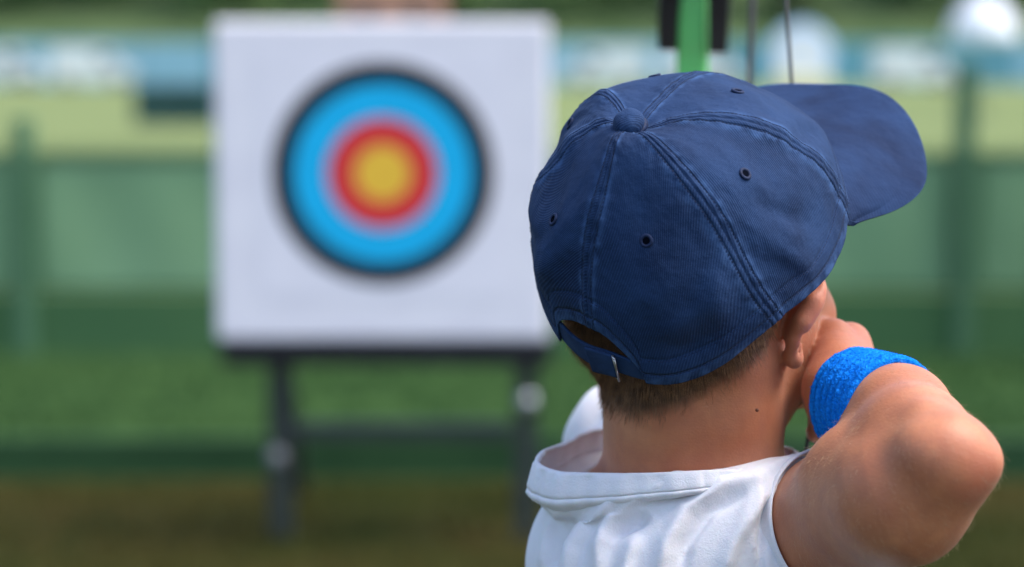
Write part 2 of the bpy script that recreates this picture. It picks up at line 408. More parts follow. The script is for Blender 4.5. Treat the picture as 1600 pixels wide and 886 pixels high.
# ears: a long backward-facing shell, the lobe, and the groove in front of the rim
for s in (1, -1):
    def EP(q):
        p = P(q[0]+1, q[1], q[2]-.012)
        if s == 1: return p
        v = p-hc; r_, u_, f_ = v.dot(rgt), v.dot(upv), v.dot(fwd); return Hd(-r_*.80, u_, f_+.012)
    def EA(v):
        if s == 1: return v
        r_, u_, f_ = v.dot(rgt), v.dot(upv), v.dot(fwd); return (rgt*-r_+upv*u_+fwd*f_).normalized()
    e1 = D(.47, .88, .05); e2 = D(-.42, .16, .89); e2 = (e2-e1*e2.dot(e1)).normalized(); e3 = e1.cross(e2)
    g.ell(EP((1256, 482, 1.395)), (.0215, .0140, .0060), (EA(e1), EA(e2), EA(e3)), .0015)
    g.chain([EP((1272, 446, 1.398)), EP((1268, 470, 1.388)), EP((1252, 502, 1.387)), EP((1241, 530, 1.391)), EP((1238, 556, 1.398))], [.0050, .0060, .0056, .0048, .0056], .0025)
    g.chain([EP((1291, 462, 1.408)), EP((1276, 495, 1.408)), EP((1262, 530, 1.410))], [.0030, .0034, .002], .004, 'sub')
    g.ell(EP((1240, 562, 1.402)), (.0050, .0080, .0055), None, .004)
    g.chain([EP((1266, 495, 1.390)), EP((1254, 522, 1.389)), EP((1247, 552, 1.394))], [.0016, .0024, .0014], .002, 'sub')
V, Q = g.mesh(2)
del g
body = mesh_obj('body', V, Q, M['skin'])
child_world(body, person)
px, py, dd = to_px(V); nv = vnormals(V, Q)
# scalp: hair-bearing skin at the nape (a real patch of the head), plus painted shade by the ear
bV_d = lambda V_, f: f(V_)
e_ear = lambda V_: np.where(to_px(V_)[2] > 1.402, 1, 0)
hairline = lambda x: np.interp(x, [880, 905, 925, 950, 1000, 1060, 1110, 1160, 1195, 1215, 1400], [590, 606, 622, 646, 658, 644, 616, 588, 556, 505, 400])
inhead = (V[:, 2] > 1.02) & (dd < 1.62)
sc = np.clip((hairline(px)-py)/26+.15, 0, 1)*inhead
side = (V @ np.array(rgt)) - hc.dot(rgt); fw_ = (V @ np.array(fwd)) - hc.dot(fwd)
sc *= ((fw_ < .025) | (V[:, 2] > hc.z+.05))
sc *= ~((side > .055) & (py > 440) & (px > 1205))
sc = np.maximum(sc, np.clip((476-.55*(px-1215)-py)/16, 0, 1)*(px > 1190)*(px < 1300)*(dd < 1.46)*inhead*(bV_d(V, e_ear) > 0))  # shade between cap rim and ear painted dark, together with the sideburn hair
fattr(body, 'scalp_shade', sc)
def blob(c, r): return np.exp(-(((V-np.array(c))**2).sum(1))/r**2)
red = blob(C(.240, -.098, 1.25), .016)*.6 + blob(P(1262, 475, 1.385), .024)*1.0 + blob(C(.20, -.04, 1.45), .03)*.4
fattr(body, 'redness', np.clip(red, 0, 1))
mo = MB().ball(P(1183, 641, 1.3745), .0011, 2).build('mole', M['mole'], None, True); mo.scale = (1, 1, 1); child_world(mo, person)
for s in (-1, 1):
    e = MB().ball(Hd(.028*s, .006, .066), .011, 3).build('eye', M['eye'], None, True); child_world(e, person)

# ---- shorts and shoes (below the picture)
g = SDF(seg_axis((-.06, .30, .006)), seg_axis((1.28, 1.62, .006)), seg_axis((-.01, .74, .006)))
g.ell(pel+Vector((0, 0, .01)), (.118, .098, .10), None, .02)
for s in (-1, 1):
    hip = pel+Vector((.055*s, 0, -.03)); kn = Vector((.118+.085*s, 1.43-.03*s, .31))
    g.cone(hip, hip*.25+kn*.75, .074, .066, .02)
g.halfspace((0, 0, .355), (0, 0, -1)); v2, q2 = g.mesh(2)
o = mesh_obj('shorts', v2, q2, M['shorts']); child_world(o, person)
for s in (-1, 1):
    g = SDF(seg_axis((-.06, .30, .004)), seg_axis((1.35, 1.66, .004)), seg_axis((-.004, .12, .004)))
    an = Vector((.118+.10*s, 1.46-.05*s, .065))
    g.cone(an+Vector((0, -.012, -.02)), an+Vector((.02*s, .115, -.035)), .036, .028, .02).cone(an+Vector((0, 0, .015)), an+Vector((0, 0, -.02)), .033, .034, .02)
    g.halfspace((0, 0, .003), (0, 0, -1)); v2, q2 = g.mesh(2)
    o = mesh_obj('shoe', v2, q2, M['shorts']); child_world(o, person)

# ---- t-shirt
g = SDF(seg_axis((-.06, .29, h1)), seg_axis((1.30, 1.78, h1)), seg_axis((.56, .86, .006), (.86, 1.15, h1)))
g.ell(C(.112, -.30, 1.505), (.134, .18, .086), (lat, vert, back), k=.04)
g.ell(C(.114, -.44, 1.49), (.122, .15, .084), (lat, vert, back), k=.04)
g.cone(C(.10, -.175, 1.46), C(.160, -.164, 1.425), .056, .0500, .03)
g.cone(C(.160, -.168, 1.425), C(.192, -.134, 1.365), .0490, .0475, .02)
g.cone(C(.090, -.180, 1.49), C(.082, -.110, 1.60), .055, .043, .03)
g.cone(C(.082, -.110, 1.60), C(.102, -.098, 1.73), .043, .037, .02)
g.ell(C(.112, -.176, 1.452), (.100, .088, .066), None, .03)
g.ell(C(.116, -.192, 1.402), (.088, .046, .086), None, .02)
g.ell(C(.063, -.166, 1.455), (.052, .060, .060), None, .015)
g.ell(C(.088, -.225, 1.41), (.058, .025, .080), None, .03)
g.ell(C(.150, -.19, 1.392), (.055, .030, .078), None, .03)
loop = [(1092, 737, 1.368), (1010, 741, 1.372), (930, 741, 1.383), (872, 738, 1.398), (842, 724, 1.42), (850, 706, 1.445), (885, 692, 1.475), (930, 672, 1.51), (1000, 668, 1.535),
        (1100, 680, 1.535), (1190, 692, 1.51), (1230, 700, 1.475), (1240, 710, 1.435), (1225, 719, 1.405), (1170, 733, 1.378)]
def closed_spline(pts, n):
    A = np.array([tuple(P(*p)) for p in pts]); m = len(A); out = []
    for i in range(n):
        u = i/n*m; k = int(u); t = u-k; p0, p1, p2, p3 = A[(k-1) % m], A[k % m], A[(k+1) % m], A[(k+2) % m]
        out.append(.5*((2*p1)+(-p0+p2)*t+(2*p0-5*p1+4*p2-p3)*t*t+(-p0+3*p1-3*p2+p3)*t**3))
    return np.array(out)
for q_a, q_b in zip(*(lambda A: (A, np.roll(A, -1, 0)))(closed_spline(loop, 48))):
    ctr_ = Vector((.112, 1.455, 0)); qa, qb = Vector(q_a), Vector(q_b)
    f_ = float(np.interp(to_px([q_a])[0][0], [838, 900, 1000, 1100, 1240], [.022, .021, .017, .014, .012]))
    inw = lambda q: (Vector((ctr_.x-q.x, ctr_.y-q.y, 0)).normalized())*.0085
    g.cone(qa+inw(qa)+Vector((0, 0, -f_+.0015)), qb+inw(qb)+Vector((0, 0, -f_+.0015)), .0062, .0062, .007)
# neck opening
g.chain([C(.108, -.03, 1.44), C(.108, -.115, 1.452), C(.108, -.140, 1.462)], [.062, .058, .05], .006, 'sub')
g.ell(C(.070, -.100, 1.455), (.054, .060, .048), None, .006, 'sub')
# sleeve bore and cuff
axr = (E-SR).normalized()
g.cone(CUF-axr*.012, CUF+axr*.08, .0445, .0445, .003, 'sub')
w = g._win([.10, 1.30, .9], [.29, 1.46, 1.15]); X, Y, Z = g._grid(w)
cpt = CUF+axr*.004; dpl = (X-cpt.x)*axr.x+(Y-cpt.y)*axr.y+(Z-cpt.z)*axr.z
drad = np.sqrt(np.maximum((X-cpt.x)**2+(Y-cpt.y)**2+(Z-cpt.z)**2-dpl**2, 0)); dcy = np.maximum(drad-.058, dpl-.09)
g.F[w] = np.where(dcy < 0, np.maximum(g.F[w], dpl), g.F[w])
axl = (C(.102, -.098, 1.73)-C(.082, -.110, 1.60)).normalized()
g.halfspace(C(.102, -.098, 1.73), axl); g.halfspace((0, 0, .60), (0, 0, -1))
V, Q = g.mesh(3); del g
# drape folds: ridges and creases running over the shoulder blade
px, py, dd = to_px(V); nv = vnormals(V, Q); vis = np.clip(-nv[:, 1]*3+.3, 0, 1)*(dd < 1.52)
def foldpath(pts, amp, wid, end=.25):
    P_ = np.array(pts, float); best = np.full(len(V), 1e9); tt = np.zeros(len(V)); L = np.r_[0, np.cumsum(np.hypot(*np.diff(P_, axis=0).T))]
    for i in range(len(P_)-1):
        a, b = P_[i], P_[i+1]; ab = b-a; t = np.clip(((px-a[0])*ab[0]+(py-a[1])*ab[1])/(ab@ab), 0, 1)
        d = np.hypot(px-a[0]-t*ab[0], py-a[1]-t*ab[1]); d = d*np.where((px-a[0])*ab[1]-(py-a[1])*ab[0] > 0, 1.45, .78); m = d < best; best[m] = d[m]; tt[m] = (L[i]+t[m]*(L[i+1]-L[i]))/L[-1]
    env = np.clip(np.minimum(tt, 1-tt)/end, 0, 1)**.7
    return 1.65*amp*np.exp(-(best/wid)**2)*env
fold = np.zeros(len(V))
for pts, a, w_ in [
    ([(1130, 748), (1060, 756), (1005, 778), (962, 812), (942, 855), (936, 930)], .0048, 12),
    ([(1015, 742), (965, 778), (925, 815), (900, 855), (878, 920)], .0042, 12),
    ([(1200, 742), (1130, 762), (1075, 800), (1045, 850), (1022, 930)], .0042, 14),
    ([(1235, 738), (1185, 790), (1150, 850), (1120, 930)], .0034, 14),
    ([(1090, 770), (1040, 781), (1003, 787), (962, 808)], -.0032, 6),
    ([(1015, 808), (988, 822), (950, 842)], -.0052, 10),
    ([(1170, 770), (1110, 800), (1075, 850), (1060, 920)], -.0030, 10),
    ([(1225, 760), (1200, 810), (1185, 880), (1180, 930)], -.0024, 9),
    ([(1000, 835), (985, 870), (975, 920)], .0030, 11),
    ([(905, 812), (880, 850), (862, 900)], -.0034, 9),
    ([(872, 800), (858, 840), (850, 900)], .0026, 8),
    ([(940, 770), (900, 786), (850, 792)], -.0020, 7), ([(1250, 706), (1212, 745), (1198, 790), (1194, 840), (1198, 930)], -.0012, 4),
    ([(1187, 738), (1184, 790), (1183, 850), (1182, 930)], .0011, 5), ([(1192, 738), (1190, 790), (1189, 850), (1188, 930)], -.0011, 4)]:
    fold += foldpath(pts, a, w_)
fold *= vis
nz1 = np.array([noise.noise(Vector((v[0]*38, v[1]*38, v[2]*22))) for v in V]) if FULL else 0
gath = np.exp(-((py-792)/10)**2)*np.exp(-((px-885)/42)**2)*np.sin(px*2*np.pi/6.3)*.0005*vis
fold += (dd > 1.52)*np.exp(-((px-915)/45)**2-((py-655)/60)**2)*.0030*np.sin((px*.85+py*.5)/7.5)
fold += nz1*.0009 + gath
V = V+nv*fold[:, None]; V = laplace(V, Q, .4)
shirt = mesh_obj('t_shirt', V, Q, M['shirt']); child_world(shirt, person)
# collar: a doubled rib band, standing away from the neck on the left
NL = 360; top = closed_spline(loop, NL); ctr = top.mean(0)
hgt = np.interp(to_px(top)[0], [838, 870, 930, 1010, 1100, 1180, 1240], [.0166, .0160, .0138, .0110, .0090, .0080, .0065])
prof = [(0, .0), (.0, .0), (.0010, -.0002), (.0018, .0008), (.0018, .003), (.0020, .5), (.0030, .86), (.0042, .95), (.0040, 1.05), (.002, 1.15), (-.004, 1.4)]
prof = [(-.0008, .10), (-.0006, .02), (.0004, -.03), (.0014, .0), (.0019, .08), (.0026, .3), (.0034, .55), (.0042, .8), (.0040, .90), (.0032, .94), (.0042, .99), (.0046, 1.08), (.0030, 1.20), (-.003, 1.40), (-.009, 1.5)]
cv = []; 
for i in range(NL):
    p = top[i]; out = p-ctr; out[2] = 0; out /= np.linalg.norm(out)
    # slope of the band follows the shoulder: it leans out below
    wob = .0006*math.sin(i*.21)+.0004*math.sin(i*.57+1)
    for (o_, dn) in prof:
        cv.append(p+out*(o_*1.0+wob*(dn > 0))+np.array((0, 0, -dn*hgt[i]))+out*dn*.0015)
nP = len(prof); cf = np.array([(i*nP+j, i*nP+j+1, ((i+1) % NL)*nP+j+1, ((i+1) % NL)*nP+j) for i in range(NL) for j in range(nP-1)])
collar = mesh_obj('collar', np.array(cv), cf, M['shirt']); child_world(collar, person)
sm = collar.modifiers.new('s', 'SOLIDIFY'); sm.thickness = .0012; sm.offset = 0
# sleeve hem
def ring_band(name, c, ax, r0, r1, length, thick, mat, wob=0, n=160, seg=10, squash=1.0, up=None):
    ax = ax.normalized(); a1 = ax.orthogonal().normalized() if up is None else (up-ax*up.dot(ax)).normalized(); a2 = ax.cross(a1); vs = []; sec = []
    for j in range(seg+1): sec.append((j/seg*length-length/2, thick/2))
    for j in range(seg+1): sec.append((length/2-j/seg*length, -thick/2))
    for i in range(n):
        th = 2*math.pi*i/n; e = a1*math.cos(th)*squash+a2*math.sin(th)
        for (l, t_) in sec:
            rr = r0+(r1-r0)*(l/length+.5)+t_+wob*math.sin(3*th+1)*(.5+l/length)
            k_ = abs(l)/(length/2); rr -= (thick*.35 if t_ > 0 else -thick*.35)*max(0, k_-.8)*5
            vs.append(c+ax*l+e*rr)
    m = len(sec); fs = np.array([(i*m+j, i*m+(j+1) % m, ((i+1) % n)*m+(j+1) % m, ((i+1) % n)*m+j) for i in range(n) for j in range(m)])
    return mesh_obj(name, np.array([tuple(v) for v in vs]), fs, mat)
o = ring_band('sleeve_hem', CUF+axr*.001, axr, .0478, .0472, .016, .0022, M['shirt'], .0006); child_world(o, person)
o = ring_band('sleeve_hem', C(.102, -.098, 1.73)-axl*.004, axl, .0380, .0375, .014, .0022, M['shirt'], .0006); child_world(o, person)

# ---- hair: short strands at the nape and inside the cap opening
bV = np.empty(len(body.data.vertices)*3, np.float32); body.data.vertices.foreach_get('co', bV); bV = bV.reshape(-1, 3).astype(float)
px, py, dd = to_px(bV); n_b = vnormals(bV, np.array([p for p in Q_body]) if False else np.array([p.vertices[:] for p in body.data.polygons]))
sel = np.where((inhead) & (px > 865) & (px < 1215) & (py > 455) & (py < hairline(px)+6) & (n_b[:, 1] < .25) & (bV[:, 1] < hc.y+.01))[0]
def strands(name, roots, normals, lens, dirs, rad, mat, parent, nseg=4, lift=.25, jitter=.25, bend=.5):
    vs = []; fs = []; 
    for r, n_, L, d in zip(roots, normals, lens, dirs):
        n_ = n_/np.linalg.norm(n_); d = d-n_*(d@n_); d /= np.linalg.norm(d)+1e-9
        d = d+rng.normal(0, jitter, 3)*.6; d /= np.linalg.norm(d)
        side_ = np.cross(d, n_); side_ /= np.linalg.norm(side_)+1e-9
        p = r-n_*.0005; b0 = len(vs); l_ = lift*rng.uniform(.5, 1.6)
        for s_ in range(nseg+1):
            w_ = rad*(1-.75*s_/nseg); o2 = np.cross(side_, d)
            for a in range(3):
                an_ = a*2.0944; vs.append(p+(side_*math.cos(an_)+o2*math.sin(an_))*w_)
            stp = d*(1-bend*0)+n_*l_*(1-.6*s_/nseg); stp /= np.linalg.norm(stp); p = p+stp*L/nseg
        for s_ in range(nseg):
            for a in range(3):
                q0 = b0+s_*3+a; q1 = b0+s_*3+(a+1) % 3; fs.append((q0, q1, q1+3, q0+3))
    o = mesh_obj(name, np.array(vs), np.array(fs), mat); child_world(o, parent); return o
NS = 12000; ch = rng.choice(sel, NS)
roots = bV[ch]+rng.normal(0, .0008, (NS, 3)); nn = n_b[ch]
edge = np.clip((hairline(px[ch])-py[ch])/55, 0, 1)
keep = rng.uniform(0, 1, NS) < (.18+.82*edge)
roots, nn, edge, chk = roots[keep], nn[keep], edge[keep], ch[keep]
roots = roots - nn*0.0002
xx = (px[chk]-1010)/150
dirs = np.stack([-.55*np.ones(len(xx))*0+.25*xx, np.zeros(len(xx)), -np.ones(len(xx))], 1)
strands('hair', roots, nn, .0045+.0085*edge*rng.uniform(.7, 1.2, len(edge)), dirs, .00013, M['hair'], person, lift=.32)

fz = np.where((px > 1240) & (py > 480) & (bV[:, 1] < 1.42) & (n_b[:, 1] < .6))[0]; fz = rng.choice(fz, 4200)
fd = np.tile(np.array(tuple(D(.5, -.7, -.3))), (len(fz), 1))
strands('fine_arm_hair', bV[fz], n_b[fz], rng.uniform(.003, .0065, len(fz)), fd, .000048, M['fuzz'], person, lift=.6, jitter=.4)
# ================================================================== THE CAP
# local frame of the cap in camera coordinates: forward, right, up
Rm = np.array([[.5075, .7967, -.3283], [.7161, -.1780, .6749], [.4793, -.5776, -.6608]]); Cc = np.array([.1022, .0215, 1.4065])
CA, CB, CH, E1, E2 = .0993, .0934, .1023, .9292, 1.0231
E1, E2 = .80, .96
def crown_local(th, t):
    r = np.cos(np.pi/2*t)**E1; z = CH*np.sin(np.pi/2*t)**E2
    # six taut panels: flatter between the seams
    sm_ = 1-.030*(np.abs(np.sin(3*th)))**1.3*np.sin(np.pi*np.clip(t, 0, 1))**.6
    return np.stack([CA*np.cos(th)*r*sm_, CB*np.sin(th)*r*sm_, z*np.ones_like(th)], -1)
def cam_from_local(L): return L@Rm.T+Cc
def proj_cam(Pc): return np.stack([800+FPX*Pc[..., 0]/Pc[..., 2], 443-FPX*Pc[..., 1]/Pc[..., 2]], -1)
rad = math.radians
LM = [(0, 1, 987, 206), (30, .5339, 1150, 149), (90, .5339, 1163, 275), (150, .5339, 1010, 380), (210, .5339, 862, 347), (330, .5339, 1025, 117),
      (60, 0, 1324, 338), (120, 0, 1214, 500), (90, 0, 1290, 436), (150, 0, 1055, 600), (180, 0, 944, 578), (135, 0, 1140, 562), (210, 0, 862, 508),
      (60, .75, 1090, 184), (60, .5, 1185, 199), (60, .25, 1270, 245), (120, .7, 1040, 240), (120, .45, 1114, 332), (120, .2, 1172, 440),
      (180, .7, 950, 262), (180, .45, 922, 370), (240, .7, 915, 208), (300, .75, 951, 150), (0, .7, 1050, 138), (0, .45, 1110, 112),
      (15, .30, 1215, 150), (45, .12, 1298, 238), (38, .25, 1262, 195), (235, .40, 840, 290), (225, .2, 829, 350), (255, .5, 884, 212), (270, .62, 905, 183), (310, .55, 950, 140), (215, .1, 838, 440), (216, 0, 852, 500), (203, 0, 886, 546), (192, 0, 915, 570)]
src = np.array([crown_local(np.array(rad(a)), np.array(float(t))) for a, t, _, _ in LM]); srcC = cam_from_local(src)
cur = proj_cam(srcC); dst = np.array([(x, y) for _, _, x, y in LM]); dpx = dst-cur
dC = dpx*np.array([1, -1])*srcC[:, 2:3]/FPX                                    # wanted in-plane moves, metres
def kern(A, B): return np.exp(-((A[:, None]-B[None])**2).sum(-1)/(2*.032**2))
Wt = np.linalg.solve(kern(srcC, srcC)+np.eye(len(src))*.025, dC)
def warp(L):
    "cap-local points (n,3) to world with the cap's real, slightly slumped shape"
    Pc = cam_from_local(L); d = kern(Pc, srcC)@Wt; Pc = Pc.copy(); Pc[:, :2] += d
    return np.stack([Pc[:, 0], Pc[:, 2]*cp+Pc[:, 1]*sp, H+Pc[:, 1]*cp-Pc[:, 2]*sp], -1)
cap = empty('baseball_cap', C(*Cc)); tag(cap, 'navy blue cotton baseball cap with a covered top button, worn on the child\'s head', 'cap')
# crown
OW = .40; OH = .145
def t_open(th):
    a = (th-np.pi-.045)/OW; return np.where(np.abs(a) < 1, OH*np.sqrt(np.clip(1-np.abs(a)**2.0, 0, 1)), 0)
NT, NU = 1080, 230
ths = np.linspace(0, 2*np.pi, NT, endpoint=False); us = np.linspace(0, 1, NU)**1.0*.992
TH, UU = np.meshgrid(ths, us, indexing='ij'); T0 = t_open(TH); TT = T0+(1-T0)*UU
L = crown_local(TH.ravel(), TT.ravel())
rr = np.hypot(L[:, 0], L[:, 1])
k6 = np.round(TH.ravel()/(np.pi/3)); dth = TH.ravel()-k6*np.pi/3; sdist = dth*rr        # metres to the nearest seam
nL = L/np.array([CA, CB, CH])**2; nL /= np.linalg.norm(nL, axis=1)[:, None]
fadeb = np.clip(rr/.012, 0, 1)
ridge = (.00045*np.exp(-(sdist/.0052)**4)+.0004*np.exp(-(sdist/.012)**2))*fadeb - .0006*np.exp(-(sdist/.0007)**2)*np.clip(rr/.02, 0, 1)
ki = (k6.astype(int) % 6)
ridge += np.where(ki == 1, .0020*np.exp(-((sdist+.003)/.008)**2), 0)*np.sin(np.pi*np.clip(TT.ravel()*1.05, 0, 1))
ridge += np.where(ki == 5, .0022*np.exp(-((TT.ravel()-.72)/.08)**2)*np.exp(-(sdist/.012)**2), 0)
nzc = np.array([noise.noise(Vector((v[0]*24, v[1]*24, v[2]*24)))*.0022+noise.noise(Vector((v[0]*60+5, v[1]*60, v[2]*60)))*.0008 for v in L])
tv = TT.ravel(); arc = (tv-T0.ravel())*.135
nzp = np.array([noise.noise(Vector((v[0]*190, v[1]*190, v[2]*190))) for v in L])
nzc = nzc+nzp*.00045*(.3+np.exp(-(sdist/.010)**2)*1.3)
hem = .0006*np.exp(-((arc-.006)/.006)**4) - .0006*np.exp(-((arc-.0125)/.0010)**2)
# soft slack creases on the left and above the ear
crs = np.zeros(len(L))
def crease(th0, t0, th1, t1, a, w_):
    A = crown_local(np.array([rad(th0), rad(th1)]), np.array([t0, t1])); ab = A[1]-A[0]; tq = np.clip(((L-A[0])@ab)/(ab@ab), 0, 1)
    d2 = ((L-A[0]-tq[:, None]*ab)**2).sum(1); return a*np.exp(-d2/w_**2)*np.sin(np.pi*np.clip(tq*.9+.05, 0, 1))
for c_ in [(75, .1, 100, .45, -.0022, .009), (95, .05, 112, .35, .0016, .008), (105, .12, 135, .5, -.0014, .010), (135, .05, 128, .35, .0018, .007), (68, .35, 35, .2, -.003, .009),
           (225, .1, 205, .5, -.0024, .009), (215, .08, 195, .35, .0020, .008), (150, .10, 118, .14, -.0018, .008), (155, .2, 125, .25, .0012, .008), (40, .55, 15, .35, .0018, .009), (255, .5, 225, .7, .0018, .008)]:
    crs += 1.5*crease(*c_)
L = L+nL*(ridge+nzc+hem+crs)[:, None]
W = warp(L)
ii, jj = np.meshgrid(np.arange(NT), np.arange(NU-1), indexing='ij')
a = ii*NU+jj; b = ((ii+1) % NT)*NU+jj
F4 = np.stack([a, a+1, b+1, b], -1).reshape(-1, 4)
crown = mesh_obj('crown', W, F4, M['cap']); child_world(crown, cap)
def capattr(o, seam, groove): fattr(o, 'seam', seam); fattr(o, 'groove', groove)
seamv = np.maximum(np.exp(-((np.abs(sdist)-.0045)/.0022)**2), np.exp(-((arc-.001)/.0035)**2))
groov = 1-np.maximum(np.exp(-((np.abs(sdist)-.0032)/.0006)**2)*np.clip(rr/.015, 0, 1), np.exp(-((arc-.0050)/.0006)**2))
capattr(crown, seamv, groov)
# per-panel cloth direction as UV
pk = np.floor(TH.ravel()/(np.pi/3)); mid = (pk+.5)*np.pi/3
uu = (TH.ravel()-mid)*np.maximum(rr, .01); vv = tv*.150
uvl = crown.data.uv_layers.new(name='cloth')
lv = np.empty(len(crown.data.loops), np.int32); crown.data.loops.foreach_get('vertex_index', lv)
ang = (pk*1.05+.2); uu = uu*1.0; uu = -L[:, 0]*np.sin(mid)+L[:, 1]*np.cos(mid); vv = -(L[:, 0]*np.cos(mid)+L[:, 1]*np.sin(mid))*.72+L[:, 2]*.70
u2 = uu*np.cos(.25*np.sin(ang))-vv*np.sin(.25*np.sin(ang)); v2 = uu*np.sin(.25*np.sin(ang))+vv*np.cos(.25*np.sin(ang))
uvl.data.foreach_set('uv', np.stack([u2[lv], v2[lv]], -1).astype(np.float32).ravel())
sm = crown.modifiers.new('s', 'SOLIDIFY'); sm.thickness = .0014; sm.offset = -1
# brim
NB, NSB = 180, 70; TB = rad(64)
tb = np.linspace(-TB, TB, NB); sb = np.linspace(0, 1, NSB); TBm, SB = np.meshgrid(tb, sb, indexing='ij')
def brim_local(tb_, s_):
    root = np.stack([CA*.985*np.cos(tb_), CB*.985*np.sin(tb_), .001+0*tb_], -1)
    q = tb_/TB; ph = q*np.pi/2
    out = np.stack([CA*np.cos(TB)+(.176-CA*np.cos(TB))*np.cos(ph)**.72 + .0*q, CB*np.sin(TB)*1.02*np.sign(q)*np.abs(np.sin(ph))**.68, 0*q], -1)
    p = root+(out-root)*s_[..., None]
    dz = -.030*s_*np.cos(ph)**.35 - 1.9*p[..., 1]**2*np.clip(s_*1.6, 0, 1)*np.cos(ph)**.3
    p[..., 2] += dz; return p
BL = brim_local(TBm.ravel(), SB.ravel())
def brim_warp(L): return warp(L)
BW = brim_warp(BL)
bpx, bpy_, bdd = to_px(BW)      # the near corner of the brim is bent a little outwards, its root tucked in
for (cx_, cy_, mx_, my_, sg_) in ((1408, 296, 32, 6, 42), (1436, 225, 10, 14, 40), (1346, 366, -12, -13, 28), (1262, 118, 4, 13, 60)):
    gq = np.exp(-((bpx-cx_)**2+(bpy_-cy_)**2)/(2*sg_**2))*np.clip(SB.ravel()*2, 0, 1)
    BW[:, 0] += gq*mx_*bdd/FPX; BW[:, 2] -= gq*my_*bdd/FPX
ii, jj = np.meshgrid(np.arange(NB-1), np.arange(NSB-1), indexing='ij'); a = ii*NSB+jj
F4 = np.stack([a, a+NSB, a+NSB+1, a+1], -1).reshape(-1, 4)
brim = mesh_obj('brim', BW, F4, M['brim']); child_world(brim, cap)
edge_d = (1-SB.ravel())
capattr(brim, np.exp(-(edge_d/.05)**2), 1-.0*edge_d)
uvl = brim.data.uv_layers.new(name='cloth'); lv = np.empty(len(brim.data.loops), np.int32); brim.data.loops.foreach_get('vertex_index', lv)
uvl.data.foreach_set('uv', BL[lv][:, :2].astype(np.float32).ravel())
sm = brim.modifiers.new('s', 'SOLIDIFY'); sm.thickness = .0028; sm.offset = 0
bv = brim.modifiers.new('b', 'BEVEL'); bv.width = .0009; bv.segments = 3; bv.limit_method = 'ANGLE'; bv.angle_limit = rad(50)
# sweatband inside the rim
tb_ = np.linspace(rad(-143), rad(150), 200); vs = [[(CA-.009)*math.cos(t_)*(1-.5*z_), (CB-.009)*math.sin(t_)*(1-.5*z_), z_] for t_ in tb_ for z_ in (.004, .010, .016, .022)]
o = mesh_obj('sweatband', warp(np.array(vs)), np.array([(i*4+j, (i+1)*4+j, (i+1)*4+j+1, i*4+j+1) for i in range(199) for j in range(3)]), M['thread']); child_world(o, cap)
q = o.modifiers.new('s', 'SOLIDIFY'); q.thickness = .001; q.offset = 0
# button
def local_frame(th, t):
    e = 1e-3; c = warp(crown_local(np.array([th]), np.array([t])))[0]
    a_ = warp(crown_local(np.array([th+.02]), np.array([t])))[0]-c; b_ = warp(crown_local(np.array([th]), np.array([min(t+.01, .999)])))[0]-c
    a_ = Vector(a_).normalized(); b_ = Vector(b_); n_ = a_.cross(b_).normalized(); b_ = n_.cross(a_)
    if n_.dot(Vector(c)-C(*Cc)) < 0: n_ = -n_
    return Vector(c), a_, b_, n_
ctop = Vector(W.reshape(NT, NU, 3)[:, -1].mean(0)); upw = D(*Rm[:, 2])
vs = []; NR, NA = 14, 48
xa = D(*Rm[:, 0]); ya = upw.cross(xa)
pr = [(.0070, -.0030), (.0080, -.0012), (.0091, .0003), (.0092, .0018), (.0086, .0032), (.0074, .0043), (.0057, .0051), (.0038, .0055), (.0018, .0057), (.0001, .0057)]
for i in range(NA):
    th = 2*math.pi*i/NA
    for (r_, z_) in pr: vs.append(tuple(ctop+upw*(z_*1.35+.0036+.0002*math.sin(5*th)*r_/.008)+(xa*math.cos(th)+ya*math.sin(th))*r_*(1+.03*math.sin(2*th))))
m_ = len(pr); fs = [(i*m_+j, ((i+1) % NA)*m_+j, ((i+1) % NA)*m_+j+1, i*m_+j+1) for i in range(NA) for j in range(m_-1)]
bw = MB(); bw.tube([ctop+upw*.0012, ctop+upw*.0034], [.0100, .0088], 40)
o = bw.build('button_base', M['thread'], None, True); child_world(o, cap)
btn = mesh_obj('button', vs, fs, M['cap']); child_world(btn, cap); capattr(btn, np.full(len(vs), .35), np.ones(len(vs)))
uvl = btn.data.uv_layers.new(name='cloth')
for lp in btn.data.loops: v = btn.data.vertices[lp.vertex_index].co; uvl.data[lp.index].uv = ((v-ctop).dot(xa), (v-ctop).dot(ya))
# eyelets
for th in (30, 90, 150, 210, 270, 330):
    c, a_, b_, n_ = local_frame(rad(th), .5339); vs = []
    t0_ = float(t_open(np.array(rad(th)))); c = Vector(W.reshape(NT, NU, 3)[int(round(rad(th)/(2*math.pi)*NT)) % NT, int(round((.5339-t0_)/(1-t0_)/.992*(NU-1)))])+n_*.0001
    for i in range(40):
        an = 2*math.pi*i/40; e_ = a_*math.cos(an)+b_*math.sin(an)
        for j in range(10):
            bn = 2*math.pi*j/10; vs.append(tuple(c+e_*(.0029+.00095*math.cos(bn))+n_*(.0009*math.sin(bn)+.00012*(i % 2))))
    fs = [(i*10+j, ((i+1) % 40)*10+j, ((i+1) % 40)*10+(j+1) % 10, i*10+(j+1) % 10) for i in range(40) for j in range(10)]
    ey = mesh_obj('eyelet', vs, fs, M['thread']); child_world(ey, cap)
    vs = [tuple(c+n_*.0004+(a_*math.cos(x)+b_*math.sin(x))*.0020) for x in np.linspace(0, 2*math.pi, 20, endpoint=False)]
    hl = mesh_obj('eyelet_hole', vs, [tuple(range(20))], M['hole']); hl.parent = ey
